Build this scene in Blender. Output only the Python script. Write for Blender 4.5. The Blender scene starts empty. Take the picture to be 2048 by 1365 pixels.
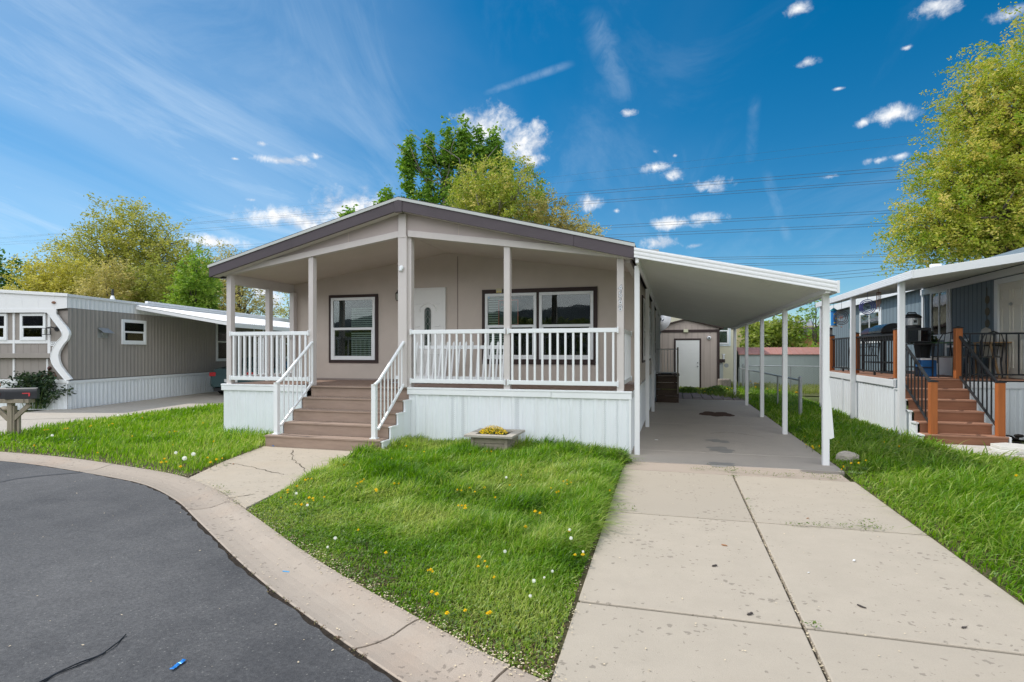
import bpy, bmesh, math, random
import numpy as np
from mathutils import Vector, Matrix
random.seed(7); RNG = np.random.default_rng(11)
SC = bpy.context.scene; COL = SC.collection
R = math.radians
CAM_H = 1.70; CAM_YAW = 15.9; FPX = 1145.0; HOR = 703.0

def ray(px, py):
    s, c = math.sin(R(CAM_YAW)), math.cos(R(CAM_YAW))
    a = (px-1024)/FPX
    return (a*c-s, a*s+c, -(py-HOR)/FPX)
def atZ(px, py, z=0.0):            # a point of the survey: where a sight line meets height z
    r = ray(px, py); t = (z-CAM_H)/r[2]
    return (r[0]*t, r[1]*t, z)
def atD(px, py, d):
    r = ray(px, py); return (r[0]*d, r[1]*d, CAM_H+r[2]*d)

# ------------------------------------------------------------------ materials
def nt(m):
    m.use_nodes = True; t = m.node_tree; t.nodes.clear(); return t
MATS = {}
def mat(name, col, rough=.6, spec=.4, var=.10, scale=3.0, bump=.0, bscale=80., metal=0., stretch=(1,1,1), dirt=0., dirtcol=(.2,.17,.13), dscale=1.5, streak=False):
    if name in MATS: return MATS[name]
    m = bpy.data.materials.new(name); t = nt(m); N = t.nodes; L = t.links
    o = N.new('ShaderNodeOutputMaterial'); p = N.new('ShaderNodeBsdfPrincipled')
    L.new(p.outputs[0], o.inputs[0])
    p.inputs['Roughness'].default_value = rough; p.inputs['Metallic'].default_value = metal
    p.inputs['Specular IOR Level'].default_value = spec
    tc = N.new('ShaderNodeTexCoord'); mp = N.new('ShaderNodeMapping'); mp.inputs['Scale'].default_value = stretch
    L.new(tc.outputs['Object'], mp.inputs[0])
    n = N.new('ShaderNodeTexNoise'); n.inputs['Scale'].default_value = scale; n.inputs['Detail'].default_value = 6; n.inputs['Roughness'].default_value = .65
    L.new(mp.outputs[0], n.inputs[0])
    r = N.new('ShaderNodeValToRGB'); e = r.color_ramp.elements
    e[0].position = .28; e[1].position = .72
    e[0].color = (*[max(0, c*(1-var)) for c in col], 1); e[1].color = (*[min(1, c*(1+var)) for c in col], 1)
    L.new(n.outputs[0], r.inputs[0]); c = r.outputs[0]
    if dirt > 0:
        n2 = N.new('ShaderNodeTexNoise'); n2.inputs['Scale'].default_value = dscale; n2.inputs['Detail'].default_value = 8; n2.inputs['Roughness'].default_value = .7
        if streak:
            mp2 = N.new('ShaderNodeMapping'); mp2.inputs['Scale'].default_value = (6, 6, .5); L.new(tc.outputs['Object'], mp2.inputs[0]); L.new(mp2.outputs[0], n2.inputs[0])
        else: L.new(tc.outputs['Object'], n2.inputs[0])
        mr = N.new('ShaderNodeMapRange'); mr.inputs[1].default_value = .48; mr.inputs[2].default_value = .78; mr.inputs[3].default_value = 0; mr.inputs[4].default_value = dirt
        L.new(n2.outputs[0], mr.inputs[0])
        mx = N.new('ShaderNodeMixRGB'); mx.inputs[2].default_value = (*dirtcol, 1)
        L.new(mr.outputs[0], mx.inputs[0]); L.new(c, mx.inputs[1]); c = mx.outputs[0]
    L.new(c, p.inputs['Base Color'])
    if bump > 0:
        nb = N.new('ShaderNodeTexNoise'); nb.inputs['Scale'].default_value = bscale; nb.inputs['Detail'].default_value = 5
        L.new(mp.outputs[0], nb.inputs[0])
        b = N.new('ShaderNodeBump'); b.inputs['Strength'].default_value = bump; b.inputs['Distance'].default_value = .01
        L.new(nb.outputs[0], b.inputs['Height']); L.new(b.outputs[0], p.inputs['Normal'])
    MATS[name] = m; return m

def glass_mat(name='window_glass', tint=(.75,.82,.8), refl=.9):
    if name in MATS: return MATS[name]
    m = bpy.data.materials.new(name); t = nt(m); N = t.nodes; L = t.links
    o = N.new('ShaderNodeOutputMaterial'); mix = N.new('ShaderNodeMixShader')
    tr = N.new('ShaderNodeBsdfTransparent'); tr.inputs[0].default_value = (*tint, 1)
    g = N.new('ShaderNodeBsdfGlossy'); g.inputs[0].default_value = (refl, refl, refl, 1); g.inputs['Roughness'].default_value = .015
    f = N.new('ShaderNodeFresnel'); f.inputs[0].default_value = 1.62
    n = N.new('ShaderNodeTexNoise'); n.inputs['Scale'].default_value = 1.2; tc = N.new('ShaderNodeTexCoord'); L.new(tc.outputs['Object'], n.inputs[0])
    b = N.new('ShaderNodeBump'); b.inputs['Strength'].default_value = .05; b.inputs['Distance'].default_value = .05; L.new(n.outputs[0], b.inputs['Height']); L.new(b.outputs[0], g.inputs['Normal'])
    L.new(f.outputs[0], mix.inputs[0]); L.new(tr.outputs[0], mix.inputs[1]); L.new(g.outputs[0], mix.inputs[2]); L.new(mix.outputs[0], o.inputs[0])
    MATS[name] = m; return m

def leaf_mat(name, c0, c1, c2, transl=.35, rough=.5, trc=None):
    """two-tone foliage: every leaf or blade carries its own 'tint' value"""
    m = bpy.data.materials.new(name); t = nt(m); N = t.nodes; L = t.links
    o = N.new('ShaderNodeOutputMaterial'); mix = N.new('ShaderNodeMixShader'); mix.inputs[0].default_value = transl
    p = N.new('ShaderNodeBsdfPrincipled'); p.inputs['Roughness'].default_value = rough; p.inputs['Specular IOR Level'].default_value = .35
    tl = N.new('ShaderNodeBsdfTranslucent')
    at = N.new('ShaderNodeAttribute'); at.attribute_name = 'tint'
    r = N.new('ShaderNodeValToRGB'); e = r.color_ramp.elements; e[0].color = (*c0, 1); e[1].color = (*c2, 1)
    k = e.new(.5); k.color = (*c1, 1)
    L.new(at.outputs['Fac'], r.inputs[0]); L.new(r.outputs[0], p.inputs['Base Color'])
    hs = N.new('ShaderNodeHueSaturation'); hs.inputs['Value'].default_value = 1.5; hs.inputs['Saturation'].default_value = 1.1
    L.new(r.outputs[0], hs.inputs['Color']); L.new(hs.outputs[0], tl.inputs[0])
    L.new(p.outputs[0], mix.inputs[1]); L.new(tl.outputs[0], mix.inputs[2]); L.new(mix.outputs[0], o.inputs[0])
    return m

# ------------------------------------------------------------------ mesh building
ORG = {}                            # world origin of each unrotated root, so parts may be given in world coordinates
def tag(o, label=None, cat=None, group=None, kind=None):
    if label: o['label'] = label
    if cat: o['category'] = cat
    if group: o['group'] = group
    if kind: o['kind'] = kind
    return o
def thing(name, label, cat, loc=(0,0,0), rot=0, group=None, world=True):
    o = bpy.data.objects.new(name, None); COL.objects.link(o); o.empty_display_size = .3
    o.location = loc; o.rotation_euler = (0, 0, R(rot))
    tag(o, label, cat, group)
    ORG[o.name] = Vector(loc) if world else Vector((0,0,0))
    return o
def link(name, me, parent=None):
    o = bpy.data.objects.new(name, me); COL.objects.link(o)
    if parent is not None: o.parent = parent
    return o

class M:
    def __init__(s, T=None): s.v = []; s.f = []; s.mi = []; s.T = T; s.cm = 0
    def _a(s, vs, fs):
        n = len(s.v)
        if s.T is not None: vs = [tuple(s.T @ Vector(v)) for v in vs]
        s.v += [tuple(v) for v in vs]; s.f += [tuple(n+i for i in f) for f in fs]; s.mi += [s.cm]*len(fs); return s
    def box(s, x0, x1, y0, y1, z0, z1):
        return s._a([(x0,y0,z0),(x1,y0,z0),(x1,y1,z0),(x0,y1,z0),(x0,y0,z1),(x1,y0,z1),(x1,y1,z1),(x0,y1,z1)],
                    [(0,3,2,1),(4,5,6,7),(0,1,5,4),(1,2,6,5),(2,3,7,6),(3,0,4,7)])
    def bar(s, p, q, w, d, up=(0,0,1)):
        p = Vector(p); q = Vector(q); t = (q-p).normalized(); up = Vector(up)
        if abs(t.dot(up)) > .98: up = Vector((0,1,0))
        a = t.cross(up).normalized(); b = a.cross(t).normalized()
        vs = []
        for c in (p, q):
            for i, j in ((-1,-1),(1,-1),(1,1),(-1,1)): vs.append(c+a*(i*w/2)+b*(j*d/2))
        return s._a(vs, [(0,1,2,3),(7,6,5,4),(0,4,5,1),(1,5,6,2),(2,6,7,3),(3,7,4,0)])
    def tube(s, pts, r, n=8, cap=True):
        pts = [Vector(p) for p in pts]; rs = r if isinstance(r, (list, tuple)) else [r]*len(pts)
        vs = []; fs = []
        for i, p in enumerate(pts):
            t = (pts[min(i+1, len(pts)-1)]-pts[max(i-1, 0)]).normalized()
            up = Vector((0,0,1)) if abs(t.z) < .95 else Vector((1,0,0))
            a = t.cross(up).normalized(); b = a.cross(t)
            for k in range(n):
                q = 2*math.pi*k/n; vs.append(p+(a*math.cos(q)+b*math.sin(q))*rs[i])
        for i in range(len(pts)-1):
            for k in range(n): fs.append((i*n+k, i*n+(k+1) % n, (i+1)*n+(k+1) % n, (i+1)*n+k))
        if cap: fs += [tuple(range(n))[::-1], tuple((len(pts)-1)*n+k for k in range(n))]
        return s._a(vs, fs)
    def lathe(s, prof, c=(0,0,0), n=20, axis='z'):
        vs = []; fs = []
        for (r, h) in prof:
            for k in range(n):
                q = 2*math.pi*k/n; x, y = r*math.cos(q), r*math.sin(q)
                vs.append({'z': (c[0]+x, c[1]+y, c[2]+h), 'y': (c[0]+x, c[1]+h, c[2]+y), 'x': (c[0]+h, c[1]+x, c[2]+y)}[axis])
        for i in range(len(prof)-1):
            for k in range(n): fs.append((i*n+k, i*n+(k+1) % n, (i+1)*n+(k+1) % n, (i+1)*n+k))
        fs += [tuple(range(n))[::-1], tuple((len(prof)-1)*n+k for k in range(n))]
        return s._a(vs, fs)
    def prism(s, poly, a, b, axis='y'):
        """polygon in the two other axes, extruded from a to b along axis"""
        n = len(poly)
        def mk(p, h): return {'y': (p[0], h, p[1]), 'x': (h, p[0], p[1]), 'z': (p[0], p[1], h)}[axis]
        vs = [mk(p, a) for p in poly]+[mk(p, b) for p in poly]
        fs = [tuple(range(n)), tuple(range(2*n-1, n-1, -1))]+[(i, (i+1) % n, n+(i+1) % n, n+i) for i in range(n)]
        return s._a(vs, fs)
    def quad(s, *p): return s._a(p, [tuple(range(len(p)))])
    def strip(s, A, B):
        """sheet between two equally long polylines"""
        n = len(A); return s._a(list(A)+list(B), [(i, i+1, n+i+1, n+i) for i in range(n-1)])
    def sphere(s, c, r, n=10, m=6, sc=(1,1,1)):
        prof = [(max(1e-4, r*math.sin(math.pi*i/m)), -r*math.cos(math.pi*i/m)) for i in range(m+1)]
        vs = []; fs = []
        for (q, h) in prof:
            for k in range(n):
                t = 2*math.pi*k/n; vs.append((c[0]+q*math.cos(t)*sc[0], c[1]+q*math.sin(t)*sc[1], c[2]+h*sc[2]))
        for i in range(m):
            for k in range(n): fs.append((i*n+k, i*n+(k+1) % n, (i+1)*n+(k+1) % n, (i+1)*n+k))
        return s._a(vs, fs)
    def mesh(s, name, mats, org=None, recalc=True):
        me = bpy.data.meshes.new(name)
        vs = s.v if org is None else [(v[0]-org.x, v[1]-org.y, v[2]-org.z) for v in s.v]
        me.from_pydata(vs, [], s.f)
        for m in (mats if isinstance(mats, (list, tuple)) else [mats]): me.materials.append(m)
        if any(s.mi): me.polygons.foreach_set('material_index', s.mi)
        if recalc:
            bm = bmesh.new(); bm.from_mesh(me); bmesh.ops.recalc_face_normals(bm, faces=bm.faces); bm.to_mesh(me); bm.free()
        me.update(); return me
    def obj(s, name, mats, parent=None, smooth=False, bevel=0, recalc=True):
        org = None
        q = parent
        while q is not None and q.parent is not None: q = q.parent
        if q is not None and q.name in ORG: org = ORG[q.name]
        me = s.mesh(name, mats, org, recalc)
        if smooth: me.polygons.foreach_set('use_smooth', [True]*len(me.polygons))
        o = link(name, me, parent)
        if bevel: 
            b = o.modifiers.new('bevel', 'BEVEL'); b.width = bevel; b.segments = 2; b.limit_method = 'ANGLE'; b.angle_limit = R(50)
        return o
def frame(o, u, n):                # local x along u, local y outward n, local z up
    u = Vector(u).normalized(); n = Vector(n).normalized()
    return Matrix(((u.x, n.x, 0, o[0]), (u.y, n.y, 0, o[1]), (u.z, n.z, 1, o[2]), (0,0,0,1)))
def npmesh(name, V, F, mats, tint=None, parent=None, smooth=False):
    """V (n,3) float, F list of (k,m) int arrays"""
    me = bpy.data.meshes.new(name); V = np.asarray(V, np.float32)
    me.vertices.add(len(V)); me.vertices.foreach_set('co', V.ravel())
    loops = np.concatenate([f.ravel() for f in F]).astype(np.int32)
    tot = np.concatenate([np.full(len(f), f.shape[1], np.int32) for f in F])
    st = np.concatenate([[0], np.cumsum(tot)[:-1]]).astype(np.int32)
    me.loops.add(len(loops)); me.loops.foreach_set('vertex_index', loops)
    me.polygons.add(len(tot)); me.polygons.foreach_set('loop_start', st)
    try: me.polygons.foreach_set('loop_total', tot)
    except Exception: pass
    for m in (mats if isinstance(mats, (list, tuple)) else [mats]): me.materials.append(m)
    if tint is not None:
        a = me.attributes.new('tint', 'FLOAT', 'POINT'); a.data.foreach_set('value', np.asarray(tint, np.float32))
    if smooth: me.polygons.foreach_set('use_smooth', np.ones(len(tot), bool))
    me.update(calc_edges=True); me.validate()
    return link(name, me, parent)
def copy_tree(o, parent=None):
    c = o.copy(); COL.objects.link(c)
    if parent is not None: c.parent = parent
    for ch in o.children: copy_tree(ch, c)
    return c
def text(name, body, size, matl, loc, rot, parent=None, extrude=.002, shear=0, align='CENTER', fat=0.):
    cu = bpy.data.curves.new(name, 'FONT'); cu.body = body; cu.size = size; cu.extrude = extrude; cu.align_x = align; cu.align_y = 'CENTER'; cu.shear = shear; cu.offset = fat
    cu.materials.append(matl)
    tmp = bpy.data.objects.new(name, cu); me = bpy.data.meshes.new_from_object(tmp); bpy.data.objects.remove(tmp); bpy.data.curves.remove(cu)
    me.name = name; o = bpy.data.objects.new(name, me); COL.objects.link(o)
    q = parent
    while q is not None and q.parent is not None: q = q.parent
    org = ORG.get(q.name, Vector((0,0,0))) if q is not None else Vector((0,0,0))
    o.location = Vector(loc)-org; o.rotation_euler = rot
    if parent is not None: o.parent = parent
    return o

# colours of the place
WHITE = mat('white_vinyl', (.80,.825,.84), .38, .45, .03, 2, .03, 200)
WHITEM = mat('white_metal', (.78,.79,.80), .4, .5, .04, 2, dirt=.12, dirtcol=(.45,.42,.36), dscale=2)
SKIRT = mat('white_skirting', (.77,.81,.84), .5, .4, .03, 1.2, .04, 60, dirt=.22, dirtcol=(.5,.45,.38), dscale=1.2, streak=True)
TAUPE = mat('taupe_wall_paint', (.57,.50,.445), .75, .25, .05, 2.2, .12, 90)
TAUPE_L = mat('taupe_trim_paint', (.60,.56,.54), .7, .3, .05, 3, .10, 120, stretch=(1,1,.3))
CEIL = mat('porch_ceiling_paint', (.60,.535,.48), .8, .2, .05, 1.5, .08, 60)
PLUM = mat('plum_fascia_paint', (.082,.067,.076), .6, .35, .12, 4, .12, 90, stretch=(.4,1,1))
BROWN = mat('dark_brown_trim', (.042,.026,.024), .6, .35, .15, 6, .05)
DRIP = mat('grey_drip_edge', (.50,.52,.50), .45, .5, .05)
SHINGLE = mat('dark_roof_shingle', (.06,.058,.055), .9, .2, .35, 30, .4, 60)
DECK = mat('brown_deck_board', (.25,.165,.125), .65, .3, .16, 5, .12, 80, stretch=(4,.5,1), dirt=.25, dirtcol=(.34,.27,.22), dscale=3)
STEP = mat('brown_step_board', (.31,.228,.18), .6, .3, .14, 5, .12, 80, stretch=(.5,4,4), dirt=.3, dirtcol=(.34,.27,.23), dscale=4)
DOORW = mat('white_door_paint', (.80,.80,.78), .45, .45, .02)
DARKIN = mat('dark_room', (.012,.016,.016), .8, .1, .3, 2)
BLIND = mat('grey_blind_slat', (.62,.64,.58), .6, .3, .06)
GLASS = glass_mat()
BLACK = mat('black_paint', (.018,.019,.022), .45, .5, .15)
DGREY = mat('dark_grey_metal', (.06,.065,.07), .45, .5, .1, metal=.5)
STEEL = mat('grey_galvanised', (.36,.38,.39), .45, .5, .12, 8, metal=.6)
CHROME = mat('brushed_steel', (.55,.55,.54), .28, .6, .05, metal=.9)
RUST = mat('rust', (.16,.06,.025), .9, .2, .4, 20)
# ------------------------------------------------------------------ window builder
def window(T, w, h, parent, casing=None, cw=.07, split='h', frm=WHITE, fw=.06, blinds=(), name='window', meet=.5, mull=None):
    """local frame T: x along the wall, y outward, z up; origin = lower left corner of the white frame"""
    f = M(T)
    for (a, b, c, d) in ((0, fw, 0, h), (w-fw, w, 0, h), (fw, w-fw, 0, fw), (fw, w-fw, h-fw, h)): f.box(a, b, .002, .052, c, d)
    if split == 'h': f.box(fw, w-fw, .004, .050, h*meet-.028, h*meet+.028)
    if split == 'v': f.box(w*meet-.025, w*meet+.025, .004, .050, fw, h-fw)
    if split == 'h':               # lower sash sits a little forward
        z1 = h*meet-.03
        f.box(fw, fw+.03, .01, .044, fw, z1); f.box(w-fw-.03, w-fw, .01, .044, fw, z1); f.box(fw+.03, w-fw-.03, .01, .044, fw, fw+.03)
    wo = f.obj(name, frm, parent, bevel=.003)
    if casing:
        c = M(T)
        for (a, b, cc, d) in ((-cw, 0, -cw, h+cw), (w, w+cw, -cw, h+cw), (0, w, -cw, 0), (0, w, h, h+cw)): c.box(a, b, .001, .03, cc, d)
        c.obj('casing', casing, wo)
    M(T).box(fw*.5, w-fw*.5, -.02, .004, fw*.5, h-fw*.5).obj('dark_interior', DARKIN, wo)
    for (a, b, c, d) in blinds:
        m = M(T); z = c
        while z < d: m._a([(a,.008,z),(b,.008,z),(b,.017,z+.030),(a,.017,z+.030)], [(0,1,2,3)]); z += .050
        m.obj('blinds', BLIND, wo, recalc=False)
    g = M(T)
    if split == 'h': g.box(fw, w-fw, .030, .034, h*meet+.028, h-fw); g.box(fw+.03, w-fw-.03, .030, .034, fw+.03, h*meet-.028)
    elif split == 'v': g.box(fw, w*meet-.025, .026, .030, fw, h-fw); g.box(w*meet+.025, w-fw, .030, .034, fw, h-fw)
    else: g.box(fw, w-fw, .03, .034, fw, h-fw)
    g.obj('pane', GLASS, wo)
    return wo

def ribbed(m, a, b, z0, z1, period=.2, depth=.012, n=(0,-1), pan=.6, slope=.12):
    """sheet of ribbed cladding from a to b (xy), raised ribs toward n"""
    a = Vector((a[0], a[1])); b = Vector((b[0], b[1])); L = (b-a).length; t = (b-a)/L; nn = Vector(n)
    s = 0.; P = []
    while s < L:
        for (f, d) in ((0, 0), (pan*.5-.0, 0), (pan*.5+slope*.3, .45), (pan*.5+slope*.6, .45), (pan, 0), (pan+slope, 1), (1-slope, 1)):
            q = s+f*period
            if q < L: P.append((q, d*depth))
        s += period
    P.append((L, 0))
    zz0 = z0 if isinstance(z0, tuple) else (z0, z0); zz1 = z1 if isinstance(z1, tuple) else (z1, z1)
    A = []; B = []
    for q, d in P:
        p = a+t*q+nn*d; k = q/L
        A.append((p.x, p.y, zz0[0]+(zz0[1]-zz0[0])*k)); B.append((p.x, p.y, zz1[0]+(zz1[1]-zz1[0])*k))
    m.strip(A, B); return m

# ================================================================== the manufactured home in the middle
FY = 9.716; WY = 11.8; HXL, HXR = -8.9, -.72; HB = 26.0; RX = -4.83; DZ = 1.03
home = thing('mobile_home', 'taupe manufactured home with plum gabled roof edge and white railed porch', 'house', (RX, FY, 0))
def ceil_z(x): return 3.83-.146*abs(x-RX)
def roof_z(x): return 4.5-.252*abs(x-RX)
# main walls behind the porch (gabled front wall, side walls, back)
m = M()
m.prism([(HXL, .3), (HXR, .3), (HXR, roof_z(HXR)-.2), (RX, roof_z(RX)-.2), (HXL, roof_z(HXL)-.2)], WY, WY+.12)
m.box(HXL, HXL+.12, WY+.12, HB, .6, roof_z(HXL)-.22); m.box(HXR-.12, HXR, WY+.12, HB, .6, roof_z(HXR)-.22); m.box(HXL+.12, HXR-.12, HB-.12, HB, .6, 3.2)
m.box(HXL, HXR, HB-.119, HB, 0, .6)
m.obj('wall', TAUPE, home)
m = M(); m.box(-4.616, -4.596, WY-.006, WY, 1.03, 3.79)
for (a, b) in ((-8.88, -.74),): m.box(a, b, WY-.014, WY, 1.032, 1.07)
m.obj('wall_seam', mat('seam_grey', (.30,.25,.23), .8), home)  # darker grey strips for the panel seam and the wall foot
# roof: two shingled slopes with grey drip edge and plum fascia
Y0, Y1 = 9.45, HB+.25; XL, XR = -9.04, -.63
m = M()
for x0, x1 in ((XL, RX), (RX, XR)):
    a, b = roof_z(x0), roof_z(x1)
    m.prism([(x0, a-.03), (x1, b-.03), (x1, b+.012), (x0, a+.012)], Y0-.03, Y1)
m.obj('roof', SHINGLE, home)
m = M()
for x0, x1 in ((XL-.01, RX), (RX, XR+.01)):
    a, b = roof_z(x0), roof_z(x1); m.prism([(x0, a-.055), (x1, b-.055), (x1, b-.004), (x0, a-.004)], Y0-.045, Y0-.028)
m.box(XL-.02, XL-.004, Y0-.04, Y1, roof_z(XL)-.06, roof_z(XL)-.004)
m.obj('drip_edge', DRIP, home)
m = M()
for x0, x1 in ((XL, -7.1), (-7.1, RX-.06), (RX+.06, -1.62), (-1.616, XR)):
    a, b = roof_z(x0), roof_z(x1); m.prism([(x0, a-.245), (x1, b-.245), (x1, b-.035), (x0, a-.035)], Y0-.024, Y0+.02)
m.box(XL, XL+.03, Y0+.021, Y1, roof_z(XL)-.24, roof_z(XL)-.035); m.box(XR-.03, XR, Y0+.021, Y1, roof_z(XR)-.24, roof_z(XR)-.035)
m.obj('fascia', PLUM, home, bevel=.004)
M().box(RX-.075, RX+.075, Y0-.04, Y0+.02, roof_z(RX)-.275, roof_z(RX)-.03).obj('ridge_block', PLUM, home, bevel=.006)
m = M()                            # soffit of the gable overhang and boxed eaves
for x0, x1 in ((XL+.03, RX), (RX, XR-.03)):
    a, b = roof_z(x0)-.235, roof_z(x1)-.235; m.prism([(x0, a), (x1, b), (x1, b+.02), (x0, a+.02)], Y0+.02, FY-.06)
m.box(XL+.03, HXL+.06, Y0+.3, Y1-.1, roof_z(XL)-.245, roof_z(XL)-.225)
m.obj('soffit', TAUPE_L, home)
# gable panel above the porch beam, with battens
m = M()
for x0, x1 in ((HXL-.02, RX), (RX, HXR+.02)):
    m.prism([(x0, ceil_z(x0)+.02), (x1, ceil_z(x1)+.02), (x1, roof_z(x1)-.2), (x0, roof_z(x0)-.2)], FY-.055, FY+.03)
m.obj('gable_panel', mat('taupe_gable_paint', (.46,.40,.38), .75, .25, .05, 2, .08, 90), home)
m = M()
for x0, x1 in ((HXL, RX-.085), (RX+.085, HXR)):
    m.prism([(x0, ceil_z(x0)), (x1, ceil_z(x1)), (x1, ceil_z(x1)+.115), (x0, ceil_z(x0)+.115)], FY-.085, FY+.04)
m.box(HXL, HXL+.09, FY+.041, WY, ceil_z(HXL)-.15, ceil_z(HXL)+.06)      # header along the left side
m.box(HXR-.1, HXR, FY+.041, WY, ceil_z(HXR)-.05, ceil_z(HXR)+.06)
m.obj('porch_beam', TAUPE_L, home, bevel=.004)
for x in (-6.0, -3.75, -2.3): M().box(x-.004, x+.004, FY-.058, FY-.05, ceil_z(x)+.12, roof_z(x)-.24).obj('batten_line', TAUPE, home)
m = M()                            # porch ceiling follows the roof
for x0, x1 in ((HXL+.09, RX-.004), (RX+.004, HXR-.09)):
    a, b = ceil_z(x0)+.045, ceil_z(x1)+.045; m.prism([(x0, a), (x1, b), (x1, b+.02), (x0, a+.02)], FY+.04, WY)
m.obj('porch_ceiling', CEIL, home)
# porch posts
def post(x0, x1, y0, y1, z0, z1): M().box(x0, x1, y0, y1, z0, z1).obj('porch_post', TAUPE_L, home, bevel=.005)
post(-8.83, -8.72, FY-.05, FY+.07, DZ, ceil_z(-8.77)); post(-6.89, -6.785, FY-.05, FY+.07, DZ, ceil_z(-6.83))
post(-4.94, -4.765, FY-.09, FY-.03, DZ, ceil_z(RX)+.002); post(-4.89, -4.70, FY-.029, FY+.10, DZ, ceil_z(RX)+.03)
M().box(-4.93, -4.775, FY-.10, FY-.06, ceil_z(RX)-.03, roof_z(RX)-.26).obj('king_post', TAUPE_L, home, bevel=.004)
post(-2.905, -2.795, FY-.05, FY+.07, DZ, ceil_z(-2.85)); post(-.935, -.82, FY-.05, FY+.07, DZ, ceil_z(-.87))
post(-8.83, -8.72, 10.82, 10.94, DZ, 3.10); post(-8.84, -8.72, WY-.13, WY-.01, DZ, 3.10)
# floodlight on the middle post
M().lathe([(.03,0),(.045,.012),(.045,.03),(.02,.045)], (-4.86, FY-.135, 3.24), 14, 'y').lathe([(.02,0),(.032,.02),(.03,.05)], (-4.87, FY-.15, 3.20), 12, 'y').obj('security_camera', WHITE, home, smooth=True)
# deck floor: boards running front to back
m = M(); x = HXL
while x < HXR-.02: m.box(x+.003, min(x+.137, HXR), FY-.03, WY, DZ-.03, DZ); x += .14
m.obj('deck_floor', DECK, home)
M().box(HXL+.02, HXR-.02, FY, WY, .93, .99).obj('deck_joist', BROWN, home)
# skirting: white ribbed panels under a cap rail, either side of the stairs
SL, SR = -6.93, -4.74
for x0, x1 in ((HXL, SL), (SR, HXR)):
    m = M(); ribbed(m, (x0, FY-.045), (x1, FY-.045), -.02, .915, .205, .014)
    if x1 == HXR: ribbed(m, (HXR+.002, FY-.045), (HXR+.002, HB), -.02, .92, .205, .014, (1, 0))
    else: ribbed(m, (HXL-.002, HB), (HXL-.002, FY-.045), -.02, .92, .205, .014, (-1, 0))
    m.obj('skirting', SKIRT, home, recalc=False)
m = M(); m.box(HXL-.03, SL, FY-.085, FY-.031, .905, 1.0); m.box(HXL-.035, SL, FY-.092, FY-.02, 1.001, 1.036)
m.box(SR-.02, -2.05, FY-.085, FY-.031, .905, 1.0); m.box(-2.045, HXR+.03, FY-.083, FY-.031, .90, 1.0); m.box(SR-.02, HXR+.035, FY-.092, FY-.02, 1.001, 1.036)
m.box(HXR+.001, HXR+.03, FY-.03, HB, .90, 1.0); m.box(HXL-.03, HXL-.001, FY-.03, HB, .905, 1.0)
m.box(HXR-.02, HXR+.024, FY-.075, FY-.05, -.02, .90)
m.obj('skirting_cap', WHITE, home, bevel=.006)
m = M()                            # perforated vent strips in the skirting
for x in (-3.9, -3.7, -2.7, -1.56, -1.15, -.95):
    for i in range(4):
        for k in range(44): m.box(x+i*.018+(k % 2)*.009, x+i*.018+.008+(k % 2)*.009, FY-.0505, FY-.049, .04+k*.019, .04+k*.019+.008)
m.obj('skirting_vent', mat('vent_hole_grey', (.42,.45,.47), .7), home)
# stairs, five risers
for i in range(5):
    y = [8.6, 8.87, 9.14, 9.41, 9.685][i]; z = .206*(i+1); x0, x1 = (-7.04, -4.738) if i == 0 else (-6.86, -4.738)
    if i < 4:
        for k in range(2): M().box(x0, x1, y+k*.141, y+.137+k*.141, z-.03, z).obj('tread', STEP, home, bevel=.004)
    else: M().box(x0, x1, y-.025, y+.03, z-.03, z+.001).obj('tread', STEP, home, bevel=.004)
    M().box(x0+.01, x1-.01, y+.02, y+.045, z-.206, z-.0305).obj('riser', STEP, home)
m = M()                            # white stepped side of the stairs
st = [(8.63,-.02),(8.63,.17),(8.9,.17),(8.9,.38),(9.17,.38),(9.17,.585),(9.44,.585),(9.44,.79),(FY-.05,.79),(FY-.05,-.02)]
m.prism(st, -4.735, -4.70, 'x'); m.obj('stair_side', SKIRT, home, bevel=.003); M().prism(st, -6.915, -6.88, 'x').obj('stair_side', SKIRT, home, bevel=.003)
for (y, z) in ((8.63,.17),(8.9,.38),(9.17,.585),(9.44,.79)): M().box(-4.76, -4.69, y-.02, y+.27, z+.001, z+.022).obj('stair_side_cap', WHITE, home)
# stair railings
for s, xn, xu in ((0, -6.90, -6.79), (1, -4.94, -4.83)):
    m = M(); m.box(xn-.04, xn+.04, 8.72, 8.80, .206, 1.135); m.box(xn-.06, xn+.06, 8.70, 8.82, .206, .222)
    m.tube([(xn+.03, 8.71, 1.125), (xn+.05, 8.83, 1.19), (xu, 9.62, 1.86), (xu, 9.66, 1.875)], .028, 10)
    m.bar((xn+.05, 8.80, .36), (xu, 9.66, 1.10), .035, .04); m.box(xu-.014, xu+.014, 9.64, 9.67, 1.06, 1.87)
    sr = m.obj('stair_railing', WHITE, home, bevel=.003)
    for k in range(7):
        t = (k+.7)/7.4; x = xn+.05+(xu-xn-.05)*t; y = 8.80+.86*t
        M().box(x-.009, x+.009, y-.009, y+.009, .36+.74*t, 1.165+.71*t).obj('baluster', WHITE, sr)
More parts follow.
